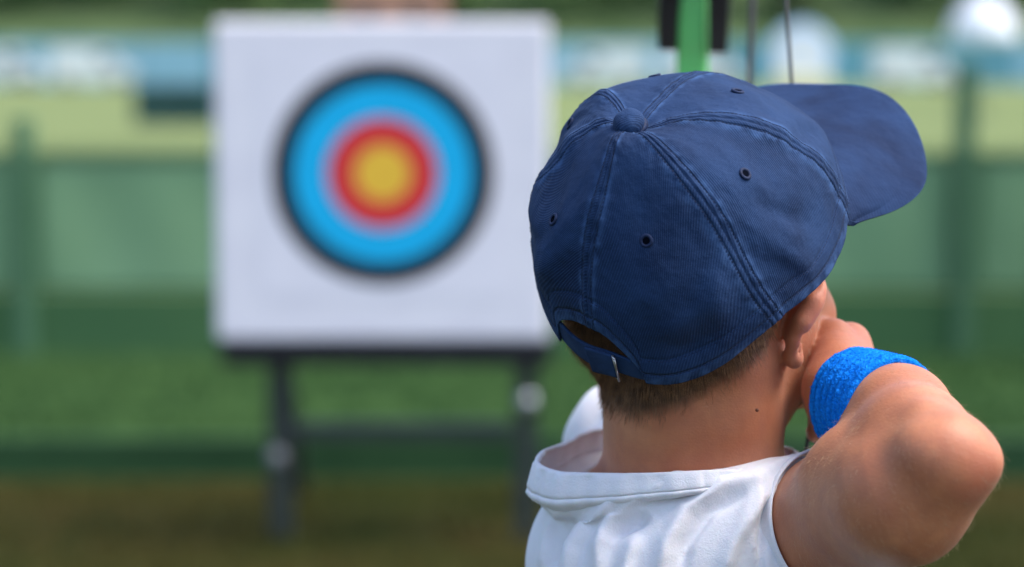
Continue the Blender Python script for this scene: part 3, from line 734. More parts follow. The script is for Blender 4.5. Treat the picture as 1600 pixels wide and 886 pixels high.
# stitching: short raised threads along the seams, the hem and the opening
class Threads:
    def __init__(s): s.v = []; s.f = []
    def run(s, pts, nrm, pitch=.0023, ln=.0015, r=.00022):
        pts = np.asarray(pts); seg = np.linalg.norm(np.diff(pts, axis=0), axis=1); cum = np.r_[0, np.cumsum(seg)]
        for d0 in np.arange(pitch/2, cum[-1]-pitch/2, pitch):
            q = [np.array([np.interp(x, cum, pts[:, c]) for c in range(3)]) for x in (d0-ln/2, d0+ln/2)]
            n_ = np.array([np.interp(d0, cum, nrm[:, c]) for c in range(3)]); n_ /= np.linalg.norm(n_)
            d = q[1]-q[0]; d /= np.linalg.norm(d)+1e-12; sd_ = np.cross(d, n_); b0 = len(s.v)
            for k, (pp, rr_) in enumerate([(q[0], .35), (q[0]*.7+q[1]*.3, 1), (q[0]*.3+q[1]*.7, 1), (q[1], .35)]):
                for a in range(5):
                    an = a*1.2566; s.v.append(pp+n_*(.0001+r*math.sin(an)*rr_)+sd_*r*math.cos(an)*rr_)
            for k in range(3):
                for a in range(5): s.f.append((b0+k*5+a, b0+k*5+(a+1) % 5, b0+k*5+5+(a+1) % 5, b0+k*5+5+a))
T_ = Threads()
Wg = W.reshape(NT, NU, 3)
Ng = np.cross(np.roll(Wg, -1, 0)-np.roll(Wg, 1, 0), np.gradient(Wg, axis=1)); Ng /= np.linalg.norm(Ng, axis=2)[..., None]+1e-12
cen = np.array(tuple(C(*Cc)));
if (Ng[0, 100]@(Wg[0, 100]-cen)) < 0: Ng = -Ng
def sample(th, u):
    fi = (th/(2*np.pi)*NT) % NT; i0 = int(fi); f = fi-i0; uj = np.clip(u*(NU-1), 0, NU-1.001); j0 = int(uj); g_ = uj-j0
    q = lambda A: (A[i0 % NT, j0]*(1-f)+A[(i0+1) % NT, j0]*f)*(1-g_)+(A[i0 % NT, j0+1]*(1-f)+A[(i0+1) % NT, j0+1]*f)*g_
    return q(Wg), q(Ng)
for k in range(6):
    for off in (-.0034, .0034):
        pp, nn_ = [], []
        for u in np.linspace(.02, .93, 160):
            th = k*np.pi/3; t0 = float(t_open(np.array(th))); t = t0+(1-t0)*u; r = CA*np.cos(np.pi/2*t)**E1
            p_, n_ = sample(th+off/max(r, .008), u); pp.append(p_); nn_.append(n_)
        T_.run(pp, np.array(nn_))
for arc0 in (.0050, .0118):
    pp, nn_ = [], []
    for th in np.linspace(0, 2*np.pi, 700):
        t0 = float(t_open(np.array(th))); u = (arc0/.135)/(1-t0); p_, n_ = sample(th, u); pp.append(p_); nn_.append(n_)
    T_.run(pp, np.array(nn_))
st = mesh_obj('stitching', np.array(T_.v), np.array(T_.f), M['thread']); child_world(st, cap)
# strap across the back opening, with its folded end and metal slider
def strap(name, th0, th1, zt, zb, outw, mat, n=60, m=12, zshift=lambda q: 0):
    tb_ = np.linspace(th0, th1, n); vs = []
    for i, th in enumerate(tb_):
        for j in range(m):
            z = zb+(zt-zb)*j/(m-1)+zshift(i/(n-1)); vs.append([(CA+outw)*math.cos(th)*(1-.02*max(z, 0)/.02), (CB+outw)*math.sin(th)*(1-.02*max(z, 0)/.02), z])
    W_ = warp(np.array(vs)); fs = np.array([(i*m+j, (i+1)*m+j, (i+1)*m+j+1, i*m+j+1) for i in range(n-1) for j in range(m-1)])
    o = mesh_obj(name, W_, fs, mat); child_world(o, cap); capattr(o, np.full(len(W_), .15), np.ones(len(W_)))
    uvl = o.data.uv_layers.new(name='cloth'); V_ = np.array(vs)
    for lp in o.data.loops: v = V_[lp.vertex_index]; uvl.data[lp.index].uv = (math.atan2(v[1], -v[0])*CA, v[2])
    q = o.modifiers.new('s', 'SOLIDIFY'); q.thickness = .0018; q.offset = 0; return o
strap('strap', rad(155), rad(212), .0115, .000, -.0022, M['cap'])
strap('strap_end', rad(172), rad(187), .0128, -.0012, .0008, M['cap'], n=30)
def strap_pt(th, z, o_): return Vector(warp(np.array([[(CA+o_)*math.cos(th), (CB+o_)*math.sin(th), z]]))[0])
fr = [strap_pt(rad(171.2), -.0025, .0024), strap_pt(rad(169.8), .0135, .0024), strap_pt(rad(171.2), .0135, .0005), strap_pt(rad(172.6), -.0025, .0005)]
mb = MB(); mb.tube([fr[0], fr[1]], .0007, 8); mb.tube([fr[1], fr[2]], .0007, 8); mb.tube([fr[2], fr[3]], .0005, 8); mb.tube([fr[3], fr[0]], .0007, 8)
o = mb.build('buckle', M['buckle'], None, True); child_world(o, cap)

# ================================================================== WRISTBAND
wc = C(.2045, -.0705, 1.371); wax = D(.0214, -.0084, -.05)
NWA, NWL = 420, 110; Lw = .046; sec = []
for j in range(NWL):
    q = j/(NWL-1)
    if q < .06: sec.append((-Lw/2+.0000, -.001+q/.06*.003))
    elif q > .94: sec.append((Lw/2, .002-(q-.94)/.06*.003))
    else:
        l = -Lw/2+(q-.06)/.88*Lw; k_ = abs(l)/(Lw/2); sec.append((l, .0032*(1-k_**8*.5)+.0010*math.exp(-((l-.0185)/.0022)**2)-.0009*math.exp(-((l-.0140)/.0013)**2)))
a1 = (D(0, 1, 0)-wax*D(0, 1, 0).dot(wax)).normalized(); a2 = wax.cross(a1); vs = []
for i in range(NWA):
    th = 2*math.pi*i/NWA; e_ = a1*math.cos(th)+a2*math.sin(th)
    for j, (l, t_) in enumerate(sec):
        r_ = .0285+.0012*(l/Lw)*2+t_+.0006*math.sin(l*900+math.sin(th*2))+.0009*math.sin(2*th+1.1)
        c3 = wc+wax*l+e_*r_; nzv = noise.noise(Vector(c3)*900)*.0005+noise.noise(Vector(c3)*260)*.0006
        vs.append(tuple(c3+e_*nzv))
fs = np.array([(i*NWL+j, i*NWL+(j+1) % NWL, ((i+1) % NWA)*NWL+(j+1) % NWL, ((i+1) % NWA)*NWL+j) for i in range(NWA) for j in range(NWL)])
wb = mesh_obj('wristband', np.array(vs), fs, M['terry']); tag(wb, 'bright blue terry wristband round the child\'s raised wrist', 'wristband')
VV = np.array(vs); nb = vnormals(VV, fs); ch = rng.choice(len(VV), 9000); 
o = strands('terry_loops', VV[ch], nb[ch], rng.uniform(.0007, .0018, 9000), rng.normal(0, 1, (9000, 3)), .00010, M['terry'], wb, nseg=2, lift=2.0, jitter=.8)

exec_marker = None
# ================================================================== THE BOW
M['bow_green'] = noise_mat('green_riser_paint', (.17, .68, .20), (.20, .74, .24), 8, .3, .5)
M['bow_black'] = noise_mat('black_limb', (.008, .009, .012), (.014, .015, .018), 30, .3, .5)
M['string'] = noise_mat('bow_string', (.012, .013, .014), (.025, .026, .03), 200, .6, .3)
bow = empty('bow', C(.16, -.066, 2.02)); tag(bow, 'bow with a bright green riser and black limbs held beyond the cap', 'bow')
T_TOP = C(.198, .46, 1.905); T_BOT = C(.170, -.60, 1.905); NOCK = C(.182, -.070, 1.462)
GRP = C(.166, -.070, 2.00)
def flatbar(name, pts, wid, thick, mat, xdir, bev=.002):
    "bar with a rounded rectangular section swept along pts; wid along xdir"
    pts = [Vector(p) for p in pts]; n0 = len(pts); wl = list(wid) if hasattr(wid, '__len__') else [wid]*n0; tl = list(thick) if hasattr(thick, '__len__') else [thick]*n0
    P2, w2, t2 = [], [], []
    for i in range(n0-1):
        p0, p1, p2, p3 = pts[max(i-1, 0)], pts[i], pts[i+1], pts[min(i+2, n0-1)]
        for q in range(6):
            t = q/6; P2.append(.5*((2*p1)+(p2-p0)*t+(2*p0-5*p1+4*p2-p3)*t*t+(3*p1-p0-3*p2+p3)*t**3)); w2.append(wl[i]*(1-t)+wl[i+1]*t); t2.append(tl[i]*(1-t)+tl[i+1]*t)
    P2.append(pts[-1]); w2.append(wl[-1]); t2.append(tl[-1]); pts, wid, thick = P2, w2, t2
    vs = []; n = len(pts)
    for i, p in enumerate(pts):
        d = (pts[min(i+1, n-1)]-pts[max(i-1, 0)]).normalized(); xd = (xdir-d*xdir.dot(d)).normalized(); yd = d.cross(xd)
        w_ = (wid[i] if hasattr(wid, '__len__') else wid)/2; t_ = (thick[i] if hasattr(thick, '__len__') else thick)/2
        for (sx, sy) in ((-1, -.6), (-.8, -1), (.8, -1), (1, -.6), (1, .6), (.8, 1), (-.8, 1), (-1, .6)): vs.append(tuple(p+xd*w_*sx+yd*t_*sy))
    fs = [(i*8+j, i*8+(j+1) % 8, (i+1)*8+(j+1) % 8, (i+1)*8+j) for i in range(n-1) for j in range(8)]+[tuple(range(7, -1, -1)), tuple((n-1)*8+k for k in range(8))]
    o = mesh_obj(name, vs, fs, mat, smooth=False); child_world(o, bow); return o
bx = D(.97, .1, -.2)
ru = C(.1455+.003, .192, 2.03)
flatbar('riser', [C(.150, -.30, 2.03), C(.155, -.22, 2.05), C(.160, -.13, 2.035), GRP, C(.163, .02, 2.04), C(.157, .10, 2.055), C(.153, .17, 2.045), C(.151, .215, 2.03), C(.151, .26, 2.02)],
        [.03, .030, .028, .028, .028, .0265, .026, .025, .024], [.02, .03, .03, .032, .028, .03, .024, .018, .012], M['bow_green'], bx)
for s in (-1, 1):
    if s == 1:
        for q in (-1, 1):
            off = bx*(.0210*q)
            flatbar('limb_fork', [C(.1515, .196-.004*q, 2.025)+off, C(.152, .24, 2.01)+off, C(.155, .29, 1.995)+off*.8, C(.160, .33, 1.98)+off*.5], [.016, .019, .019, .016], .018, M['bow_black'], bx)
        flatbar('limb', [C(.153, .255, 2.024), C(.157, .32, 2.0), C(.166, .40, 1.955), C(.180, .48, 1.915), T_TOP+Vector((0, .0, .04))], [.044, .042, .036, .026, .014], [.007, .006, .005, .004, .004], M['bow_black'], bx)
    else:
        for q in (-1, 1):
            off = bx*(.0210*q)
            flatbar('limb_fork', [C(.150, -.285, 2.025)+off, C(.149, -.33, 2.01)+off, C(.147, -.38, 1.99)+off*.7], .013, .014, M['bow_black'], bx)
        flatbar('limb', [C(.149, -.34, 2.02), C(.153, -.42, 1.99), C(.161, -.52, 1.94), T_BOT+Vector((0, 0, -.03))], [.044, .040, .028, .014], [.007, .006, .005, .004], M['bow_black'], bx)
TT_ = C(.1875, .47, 1.90)
TTp = C(.1235*1.0+.061, .52, 1.895)
o = MB().tube([P(1200, -420, 1.86), NOCK], .0013, 8).tube([NOCK, C(.169, -.615, 1.905)], .0013, 8).build('string', M['string'], None, True); child_world(o, bow)
o = MB().tube([P(1186, -430, 1.885), C(.1685, -.60, 1.90)], .0026, 8).build('cable', M['string'], None, True); child_world(o, bow)

# ================================================================== THE TARGET
DT = 6.5; K = DT/FPX
tgt = empty('archery_target', P(597, 860, DT)); tgt.location.z = 0
tag(tgt, 'square white foam archery target with coloured rings on a dark metal stand', 'archery target')
M['foam'] = noise_mat('white_foam', (.80, .78, .84), (.85, .83, .88), 9, .9, .1, bump=.002, bscale=80)
M['stand'] = noise_mat('dark_metal', (.018, .026, .024), (.030, .040, .037), 15, .45, .5)
M['white_cap'] = noise_mat('pale_knob', (.45, .47, .48), (.55, .57, .58), 20, .12, .6, metallic=.6)
tc_ = P(597, 284, DT)
fc = P(598, 271, DT)
yb = tc_.y+.075
o = MB().box((tc_.x, yb, tc_.z), (522*K, .15, 499*K), bevel=.012).build('foam_board', M['foam']); child_world(o, tgt)
rings = [(0, 43, 'gold', (.93, .56, .06)), (43, 87, 'red', (.76, .05, .05)), (87, 140, 'blue', (.01, .50, .88)), (140, 174, 'black', (.012, .013, .016))]
vs, fs, fm, mats = [], [], [], []
for ri, (r0, r1, nm, colr) in enumerate(rings):
    mats.append(noise_mat('ring_'+nm, tuple(c*.93 for c in colr), colr, 12, .75, .2)); n = 96; b0 = len(vs)
    for r in (r0, r1):
        for i in range(n): an = 2*math.pi*i/n; vs.append((fc.x+r*K*math.cos(an), yb-.0775, fc.z+r*K*math.sin(an)))
    for i in range(n):
        if r0 == 0: fs.append((b0+n+i, b0+n+(i+1) % n, b0+(i+1) % n)); fm.append(ri)
        else: fs.append((b0+i, b0+n+i, b0+n+(i+1) % n, b0+(i+1) % n)); fm.append(ri)
vs = [tuple(v) for v in vs]
paper = MB().box((fc.x, yb-.0762, fc.z-.004), (.66, .0008, .66)).build('paper_sheet', noise_mat('paper', (.81, .79, .85), (.85, .83, .89), 6, .85, .15)); child_world(paper, tgt)
face = mesh_obj('target_face', vs, fs, mats=mats, fmat=fm, smooth=False); child_world(face, tgt)
sm = face.modifiers.new('s', 'SOLIDIFY'); sm.thickness = .0012; sm.offset = 0
def pxz(py_): return P(600, py_, DT).z
M['tray'] = noise_mat('black_tray', (.006, .007, .010), (.010, .011, .015), 12, .6, .3)
o = MB().box((P(603, 0, DT).x, yb-.01, pxz(554)), (518*K, .19, 38*K), bevel=.004).build('tray', M['tray']); child_world(o, tgt)
for x_ in (432, 822):
    X_ = P(x_, 700, DT).x
    o = MB().box((X_, yb-.03, pxz(549)/2), (.062, .05, pxz(549)), bevel=.005).build('leg', M['stand']); child_world(o, tgt)
    o = MB().tube([(X_, yb+.05, pxz(540)), (X_, yb+.62, .02)], .02).build('rear_leg', M['stand']); child_world(o, tgt)
o = MB().box((P(625, 0, DT).x, yb-.03, pxz(682)), (390*K-.064, .03, .045), bevel=.004).build('crossbar', M['stand']); child_world(o, tgt)
for (x_, y_) in ((824, 632), (428, 722)):
    q = P(x_, y_, DT); kn = MB(); kn.tube([(q.x, yb-.054, q.z), (q.x, yb-.078, q.z)], [.026, .022], 20).ball((q.x, yb-.080, q.z), .020, 3, (1, .55, 1))
    o = kn.build('knob', M['white_cap'] if x_ > 600 else noise_mat('steel_knob', (.16, .17, .18), (.22, .23, .24), 20, .3, .5), None, True); child_world(o, tgt)

# ================================================================== GROUND
def sheet(name, x0, x1, y0, y1, z, mat, nx=1, ny=1, amp=0):
    vs = [(x0+(x1-x0)*i/nx, y0+(y1-y0)*j/ny, z+(amp*noise.noise(Vector((i*.7, j*.7, 3))) if 0 < i < nx and 0 < j < ny else 0)) for i in range(nx+1) for j in range(ny+1)]
    fs = [(i*(ny+1)+j, (i+1)*(ny+1)+j, (i+1)*(ny+1)+j+1, i*(ny+1)+j+1) for i in range(nx) for j in range(ny)]
    return tag(mesh_obj(name, vs, fs, mat), kind='structure')
M['lawn'] = noise_mat('lawn', (.075, .105, .038), (.10, .135, .05), .12, .95, .05, bump=.02, bscale=6)
M['dirt'] = noise_mat('worn_turf', (.018, .025, .004), (.040, .034, .008), 1.6, .95, .05, bump=.015, bscale=30, lo=.35, hi=.72)
M['turf'] = noise_mat('turf', (.058, .112, .048), (.086, .150, .064), .8, .95, .05, bump=.02, bscale=20)
sheet('ground', -900, 900, -300, 1500, 0, M['lawn'])
M['sun_painted_lawn'] = noise_mat('sun_painted_lawn', (.140, .180, .072), (.172, .212, .09), .12, .95, .05, bump=.02, bscale=6)  # sunlit part of the lawn, its brightness painted into the colour
sheet('far_lawn', -300, 300, 38, 260, .004, M['sun_painted_lawn'])
sheet('turf_strip', -30, 30, 7.45, 10.9, .004, M['turf'])
sheet('worn_ground', -30, 30, -12, 7.47, .008, M['dirt'])
# grass growing on the strip and round the target
def grass(name, n, x0, x1, y0, y1, hgt_, mat, label, wid=.006):
    vs = np.empty((n, 3, 3)); x = rng.uniform(x0, x1, n); y = rng.uniform(y0, y1, n); a = rng.uniform(0, 6.28, n); h_ = hgt_*rng.uniform(.5, 1.3, n)
    vs[:, 0] = np.stack([x-np.cos(a)*wid, y-np.sin(a)*wid, 0*x], -1); vs[:, 1] = np.stack([x+np.cos(a)*wid, y+np.sin(a)*wid, 0*x], -1)
    vs[:, 2] = np.stack([x+rng.normal(0, .02, n), y+rng.normal(0, .02, n), h_], -1)
    o = mesh_obj(name, vs.reshape(-1, 3), np.arange(n*3).reshape(-1, 3), mat, smooth=False); return tag(o, label, 'grass', kind='stuff')
M['blade'] = noise_mat('grass_blade', (.055, .12, .038), (.085, .17, .052), 3, .8, .1)
M['blade_dry'] = noise_mat('dry_grass_blade', (.03, .038, .006), (.085, .06, .018), 1.2, .85, .1)
grass('grass', 110000, -4.6, 4.6, 7.6, 10.6, .045, M['blade'], 'mown green grass between the target and the fence')
grass('worn_grass', 60000, -4.0, 4.0, 4.6, 7.4, .025, M['blade_dry'], 'sparse dry grass on worn brown soil under the target stand')
M['edging'] = noise_mat('dark_green_board', (.018, .055, .020), (.026, .072, .026), 3, .7, .2)
o = MB().box((0, 7.53, .065), (24, .04, .13), bevel=.006).build('edging_board', M['edging']); tag(o, 'low dark green board along the front edge of the mown grass', 'edging board')

# ================================================================== FENCE
YF = 10.75; KF = YF/FPX
fen = empty('fence', (0, YF, 0)); tag(fen, 'low green sports fence with pale green mesh cloth and dark base board', 'fence')
M['mesh_cloth'] = noise_mat('green_windbreak_cloth', (.175, .31, .165), (.205, .35, .195), .9, .9, .1, bump=.004, bscale=40)
M['fence_dark'] = noise_mat('green_base_board', (.050, .125, .050), (.066, .15, .058), 1.1, .8, .2)
M['post'] = noise_mat('green_post', (.065, .155, .075), (.08, .18, .09), 5, .5, .4)
posts = [-14.7, -10.52, -6.35, -2.17, 2.01, 6.19, 10.37, 14.5]
for a, b in zip(posts, posts[1:]):
    wd_ = b-a-.09; xc = (a+b)/2; nx = 60; vs = []
    for i in range(nx+1):
        for j in range(13):
            x = a+.045+wd_*i/nx; z = .285+.58*j/12; vs.append((x, YF+.012*math.sin(i*.8+a)*math.sin(math.pi*j/12), z))
    fs = np.array([(i*13+j, (i+1)*13+j, (i+1)*13+j+1, i*13+j+1) for i in range(nx) for j in range(12)])
    o = mesh_obj('mesh_cloth', np.array(vs), fs, M['mesh_cloth']); child_world(o, fen)
    q = o.modifiers.new('s', 'SOLIDIFY'); q.thickness = .004
    o = MB().box((xc, YF, .14), (wd_, .03, .27), bevel=.003).build('base_board', M['fence_dark']); child_world(o, fen)
    o = MB().tube([(a+.045, YF, .885), (b-.045, YF, .885)], .018).build('top_rail', M['post'], None, True); child_world(o, fen)
for i, x_ in enumerate(posts):
    hh_ = 1.06 if x_ != 2.01 else 1.30
    o = MB().box((x_, YF, hh_/2), (.088, .088, hh_), bevel=.008).build('post', M['post']); child_world(o, fen)
pole = MB().box((2.33, YF-.35, 1.6), (.13, .13, 3.2), bevel=.01).build('net_pole', M['post']); tag(pole, 'tall square dark green pole standing in front of the fence', 'pole')

# ================================================================== LAWN FURNITURE AND PEOPLE FAR OFF
def at(px_, D_): return (px_-800)*D_/FPX
M['teal'] = noise_mat('dark_teal_plastic', (.015, .055, .055), (.025, .075, .07), 3, .6, .3)
sb_ = empty('storage_box', (at(278, 52), 52, 0)); tag(sb_, 'dark teal lidded box standing on the far lawn left of the target', 'storage box')
o = MB().box((at(278, 52), 52, .40), (1.75, .8, .74), bevel=.04).build('box_body', M['teal']); child_world(o, sb_)
o = MB().box((at(278, 52), 52, .81), (1.83, .88, .08), bevel=.03).build('lid', M['teal']); child_world(o, sb_)
o = MB().box((at(278, 52), 51.58, .60), (.3, .03, .05), bevel=.01).build('handle', M['stand']); child_world(o, sb_)

M['white_cloth'] = noise_mat('white_cloth', (.72, .76, .84), (.80, .82, .88), 3, .9, .1)
# a round practice target further down the field
x0 = at(1251, 46); y0 = 46.; zc = P(1251, 86, 46).z
M['pale_blue'] = noise_mat('pale_blue_paint', (.42, .60, .86), (.48, .66, .90), 3, .7, .2); M['straw'] = noise_mat('pale_straw', (.70, .66, .34), (.80, .75, .42), 6, .9, .1, bump=.02, bscale=40)
rt_ = empty('round_target', (x0, y0, 0)); tag(rt_, 'round white and pale blue disc on a straw bale far off behind the bow string', 'round target')
for nm, ra_, yy, m_ in (('disc', .62, 0, M['pale_blue']), ('white_centre', .50, -.045, M['white_cloth'])):
    o = MB().tube([(x0, y0+yy-.03, zc), (x0, y0+yy+.03, zc)], ra_, 48).build(nm, m_); child_world(o, rt_)
o = MB().box((x0, y0+.02, .54), (1.12, .5, 1.06), bevel=.05).build('straw_bale', M['straw']); child_world(o, rt_)
for q in (-.35, 0, .35):
    o = MB().box((x0+q, y0+.02, .54), (.02, .52, 1.08)).build('binding', M['blade_dry']); child_world(o, rt_)

# parasol
PD = 62.; xp = at(1532, PD)
par = empty('parasol', (xp, PD, 0)); tag(par, 'white parasol open on the far lawn at the right edge', 'parasol')
vs = [(xp, PD, 3.05)]; n = 32
for r_, z_ in ((.25, 2.98), (.55, 2.75), (.80, 2.42), (.92, 2.1), (.93, 1.85)):
    for i in range(n): an = 2*math.pi*i/n; sc_ = 1-.04*abs(math.sin(4*an)); vs.append((xp+r_*sc_*math.cos(an), PD+r_*sc_*math.sin(an), z_))
fs = [(0, 1+i, 1+(i+1) % n) for i in range(n)]+[(1+k*n+i, 1+(k+1)*n+i, 1+(k+1)*n+(i+1) % n, 1+k*n+(i+1) % n) for k in range(4) for i in range(n)]
o = mesh_obj('canopy', vs, fs, M['white_cloth']); q = o.modifiers.new('s', 'SOLIDIFY'); q.thickness = .01; child_world(o, par)
o = MB().tube([(xp, PD, 0), (xp, PD, 3.0)], .025).build('pole', M['stand'], None, True); child_world(o, par)
o = MB().tube([(xp, PD, 0), (xp, PD, .08)], [.28, .25], 24).build('base', M['stand'], None, False); child_world(o, par)

# blue hoarding, one panel after the other
YH = 152.
M['hoard'] = noise_mat('blue_hoarding_paint', (.10, .28, .36), (.13, .33, .41), .3, .6, .3)
hb = empty('blue_hoarding', (0, YH, 0)); tag(hb, 'long blue hoarding of flat panels at the far end of the lawn', 'hoarding')
M['hoard2'] = noise_mat('pale_blue_panel', (.20, .40, .52), (.26, .46, .58), .3, .6, .3)
for i in range(-10, 11):
    m_ = M['hoard2'] if i in (-7, -6, -5, 1, 2, 8) else M['hoard']
    o = MB().box((i*4.2, YH, 1.35), (4.12, .08, 2.7), bevel=.01).build('panel', m_); child_world(o, hb)
    o = MB().box((i*4.2+2.1, YH+.08, 1.45), (.12, .1, 2.9)).build('post', M['stand']); child_world(o, hb)

# parked vans
M['van_white'] = noise_mat('white_van_paint', (.66, .70, .72), (.74, .77, .78), 2, .3, .5)
M['glass'] = noise_mat('dark_glass', (.03, .05, .06), (.05, .07, .08), 2, .08, .6)
M['tyre'] = noise_mat('tyre_rubber', (.015, .015, .016), (.025, .025, .026), 8, .8, .2)
M['rim'] = noise_mat('steel_rim', (.35, .36, .38), (.45, .46, .48), 8, .4, .5, metallic=.7)
def make_van():
    r = empty('parked_van')
    prof_ = [(-2.3, .35), (2.2, .35), (2.35, .55), (2.32, .95), (1.75, 1.15), (1.1, 2.0), (.8, 2.15), (-2.15, 2.2), (-2.3, 2.05)]
    bm = bmesh.new(); vs = [[bm.verts.new((x, y, z)) for x, z in prof_] for y in (-.92, .92)]
    bm.faces.new(vs[0]); bm.faces.new(vs[1][::-1]); k = len(prof_)
    for i in range(k): bm.faces.new((vs[0][i], vs[1][i], vs[1][(i+1) % k], vs[0][(i+1) % k]))
    bmesh.ops.bevel(bm, geom=list(bm.edges), offset=.06, segments=2, affect='EDGES'); mb = MB(); mb.bm.free(); mb.bm = bm
    mb.build('body', M['van_white'], r)
    mb = MB(); mb.box((1.42, 0, 1.58), (.04, 1.5, .85), Euler((0, math.radians(-37.5), 0))); w0 = mb.build('windscreen', M['glass'], r)
    for s in (-1, 1):
        MB().box((.75, .925*s, 1.6), (.9, .02, .5), bevel=.005).build('side_window', M['glass'], r)
        MB().box((2.33, .65*s, .75), (.06, .3, .2), bevel=.02).build('headlight', M['rim'], r)
        for x in (-1.45, 1.45):
            w_ = MB().tube([(x, .78*s, .34), (x, .96*s, .34)], .34, 24).build('wheel', M['tyre'], r)
            MB().tube([(x, .93*s, .34), (x, .975*s, .34)], .2, 16).build('rim', M['rim'], w_)
    MB().box((2.34, 0, .45), (.12, 1.75, .18), bevel=.04).build('bumper', M['tyre'], r)
    return r
def kids(o): return [c for c in bpy.data.objects if c.parent == o]
def copy_tree(o, parent=None):
    c = o.copy(); COL.objects.link(c)
    if parent: c.parent = parent
    for ch_ in kids(o):
        if ch_ is not c: copy_tree(ch_, c)
    return c
van = make_van()
spots = [(2, 141, 0, 'white van at the far left of the hoarding, cut off by the photo edge'), (146, 138, .1, 'white van before the blue hoarding, halfway between photo edge and target'),
         (945, 140, math.pi, 'white van just right of the target in front of the blue hoarding'), (1095, 143, 0, 'white van glimpsed between the bow limb and the string'),
         (1425, 137, .05, 'white van before the blue hoarding above the cap brim'), ]
for i, (x_, D_, rz_, lb) in enumerate(spots):
    v = van if i == 0 else copy_tree(van)
    v.location = (at(x_, D_), D_, 0); v.rotation_euler = (0, 0, rz_); tag(v, lb, 'van', 'vans parked before the hoarding')

# pink house behind the target
M['salmon'] = noise_mat('salmon_render', (.52, .27, .20), (.60, .33, .25), 1, .9, .1)
M['roof'] = noise_mat('roof_tiles', (.22, .09, .06), (.30, .13, .08), 4, .8, .2)
YB = 165.; xb = at(612, YB)
hs = empty('house', (xb, YB, 0)); tag(hs, 'salmon pink house partly hidden behind the top of the target', 'house')
o = MB().box((xb, YB+3, 3.2), (7.0, 6, 6.4)).build('wall', M['salmon']); child_world(o, hs)
bm = bmesh.new(); a_ = [bm.verts.new(p) for p in ((xb-3.9, YB-.4, 6.4), (xb+3.9, YB-.4, 6.4), (xb+3.9, YB+6.4, 6.4), (xb-3.9, YB+6.4, 6.4), (xb-3.0, YB+3, 8.6), (xb+3.0, YB+3, 8.6))]
for f_ in ((0, 1, 5, 4), (1, 2, 5), (2, 3, 4, 5), (3, 0, 4), (3, 2, 1, 0)): bm.faces.new([a_[k] for k in f_])
mb = MB(); mb.bm.free(); mb.bm = bm; o = mb.build('roof', M['roof']); child_world(o, hs)
for x_ in (-1.8, 1.8):
    o = MB().box((xb+x_, YB-.02, 4.6), (1.1, .08, 1.3), bevel=.02).build('window', M['glass']); child_world(o, hs)

# ================================================================== TREES
M['bark'] = noise_mat('bark', (.07, .05, .035), (.12, .09, .06), 4, .9, .1, bump=.02)
leafm = [noise_mat('leaves_a', (.20, .32, .12), (.27, .40, .17), 1.2, .8, .2), noise_mat('leaves_b', (.25, .36, .17), (.32, .43, .23), 1.2, .8, .2), noise_mat('leaves_c', (.16, .29, .12), (.22, .35, .16), 1.2, .8, .2)]
for lm in leafm:
    t = lm.node_tree; b = t.nodes['Principled BSDF']; tr = t.nodes.new('ShaderNodeBsdfTranslucent'); mx = t.nodes.new('ShaderNodeMixShader'); mx.inputs[0].default_value = .5
    cl_ = b.inputs['Base Color'].links[0].from_socket; t.links.new(cl_, tr.inputs[0]); out = t.nodes['Material Output']
    t.links.new(b.outputs[0], mx.inputs[1]); t.links.new(tr.outputs[0], mx.inputs[2]); t.links.new(mx.outputs[0], out.inputs[0])
def make_tree(seed, hgt_, cr, leaf, nleaf=4200, lsz=.30):
    rg = np.random.default_rng(seed); r = empty('tree'); mb = MB()
    mb.tube([(0, 0, 0), (.05, .02, hgt_*.25), (-.05, .05, hgt_*.5), (0, 0, hgt_*.85)], [.28, .2, .14, .04], 10)
    cl = []
    for k in range(22):
        a = rg.uniform(0, 6.28); z = hgt_*rg.uniform(.10, .92); q = math.sqrt(max(0, 1-((z/hgt_-.5)/.55)**2)); d = cr*q*rg.uniform(.35, .8)
        p = np.array([d*math.cos(a), d*math.sin(a), z]); cl.append((p, cr*rg.uniform(.28, .5)))
        mb.tube([(0, 0, z*.7), (p[0]*.5, p[1]*.5, z*.9), tuple(p)], [.08, .05, .02], 6)
    mb.build('trunk', M['bark'], r, True)
    n = nleaf; ci = rg.integers(0, len(cl), n); P0 = np.array([cl[c][0] for c in ci]); R0 = np.array([cl[c][1] for c in ci])
    d = rg.normal(0, 1, (n, 3)); d /= np.linalg.norm(d, axis=1)[:, None]; pos = P0+d*(R0*rg.uniform(.3, 1, n)**.5)[:, None]*np.array([1, 1, .8])
    a = rg.normal(0, 1, (n, 3)); a /= np.linalg.norm(a, axis=1)[:, None]; b = np.cross(a, rg.normal(0, 1, (n, 3))); b /= np.linalg.norm(b, axis=1)[:, None]
    s_ = lsz*rg.uniform(.6, 1.3, n)[:, None]
    vs = np.stack([pos-a*s_, pos-b*s_*.6, pos+a*s_, pos+b*s_*.6], 1).reshape(-1, 3)
    mesh_obj('crown', vs, np.arange(n*4).reshape(-1, 4), leaf, r, smooth=False); return r
protos = [make_tree(1, 11, 4.6, leafm[0]), make_tree(2, 12.5, 4.2, leafm[1]), make_tree(3, 9.5, 5.0, leafm[2])]
names = ['broad mid green tree', 'taller light green tree', 'low dark green tree']
rt = random.Random(5); wv, wf, wm = [], [], []; off = 0
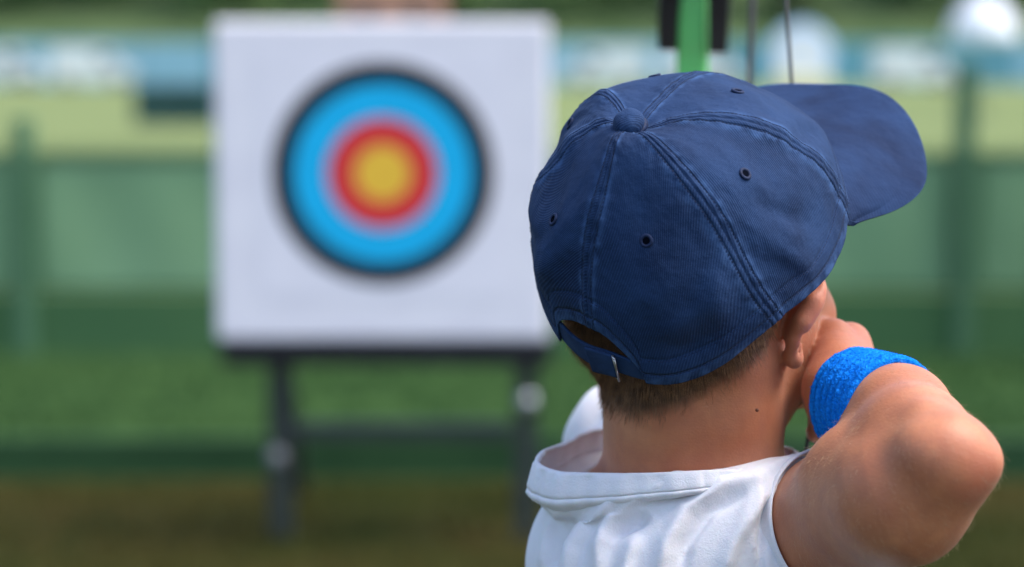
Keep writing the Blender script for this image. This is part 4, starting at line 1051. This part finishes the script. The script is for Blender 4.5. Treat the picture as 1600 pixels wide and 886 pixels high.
def absorb(root, loc, rz, sc_):
    global off
    for ch_ in kids(root):
        me = ch_.data; v = np.empty(len(me.vertices)*3, np.float32); me.vertices.foreach_get('co', v); v = v.reshape(-1, 3)*np.array(sc_)
        c_, s_ = math.cos(rz), math.sin(rz); v = np.stack([v[:, 0]*c_-v[:, 1]*s_, v[:, 0]*s_+v[:, 1]*c_, v[:, 2]], -1)+np.array(loc)
        wv.append(v); mi = [M['bark'], *leafm].index(me.materials[0])
        for p in me.polygons:
            f = tuple(i_+off for i_ in p.vertices)
            if len(f) > 4: continue
            wf.append(f if len(f) == 4 else f+(f[-1],)); wm.append(mi)
        off += len(v)
for yy, step, n_ in ((182, 8.5, 10), (205, 6.0, 17)):
    for i in range(n_):
        k = rt.randrange(3); x_ = (i-(n_-1)/2)*step+rt.uniform(-.8, .8); q = rt.uniform(.85, 1.15)
        if yy < 180 and abs(x_-xb) < 5.0: continue
        absorb(protos[k], (x_, yy+rt.uniform(-2, 3), 5.0 if yy < 190 else 12.0), rt.uniform(0, 6.28), (q, q, q*rt.uniform(.9, 1.1)))
for p in protos:
    for ch_ in kids(p): bpy.data.objects.remove(ch_)
    bpy.data.objects.remove(p)
bank = []; nx, ny = 80, 24
for i in range(nx+1):
    for j in range(ny+1):
        x_ = -120+240*i/nx; y_ = 156+90*j/ny; z_ = 19*(1-math.cos(min(1, (y_-156)/70)*math.pi))/2+(noise.noise(Vector((x_*.12, y_*.12, 1)))*1.2 if j else 0)-.01
        bank.append((x_, y_, z_))
M['bank'] = noise_mat('bank_grass', (.050, .085, .034), (.085, .125, .055), .22, .95, .05, bump=.05, bscale=3)
tag(mesh_obj('hillside', bank, [(i*(ny+1)+j, (i+1)*(ny+1)+j, (i+1)*(ny+1)+j+1, i*(ny+1)+j+1) for i in range(nx) for j in range(ny)], M['bank']), kind='structure')
wood = mesh_obj('treeline', np.concatenate(wv), np.array(wf), mats=[M['bark'], *leafm], fmat=wm, smooth=False)
tag(wood, 'far-off belt of green trees rising beyond the blue hoarding', 'treeline', kind='stuff')
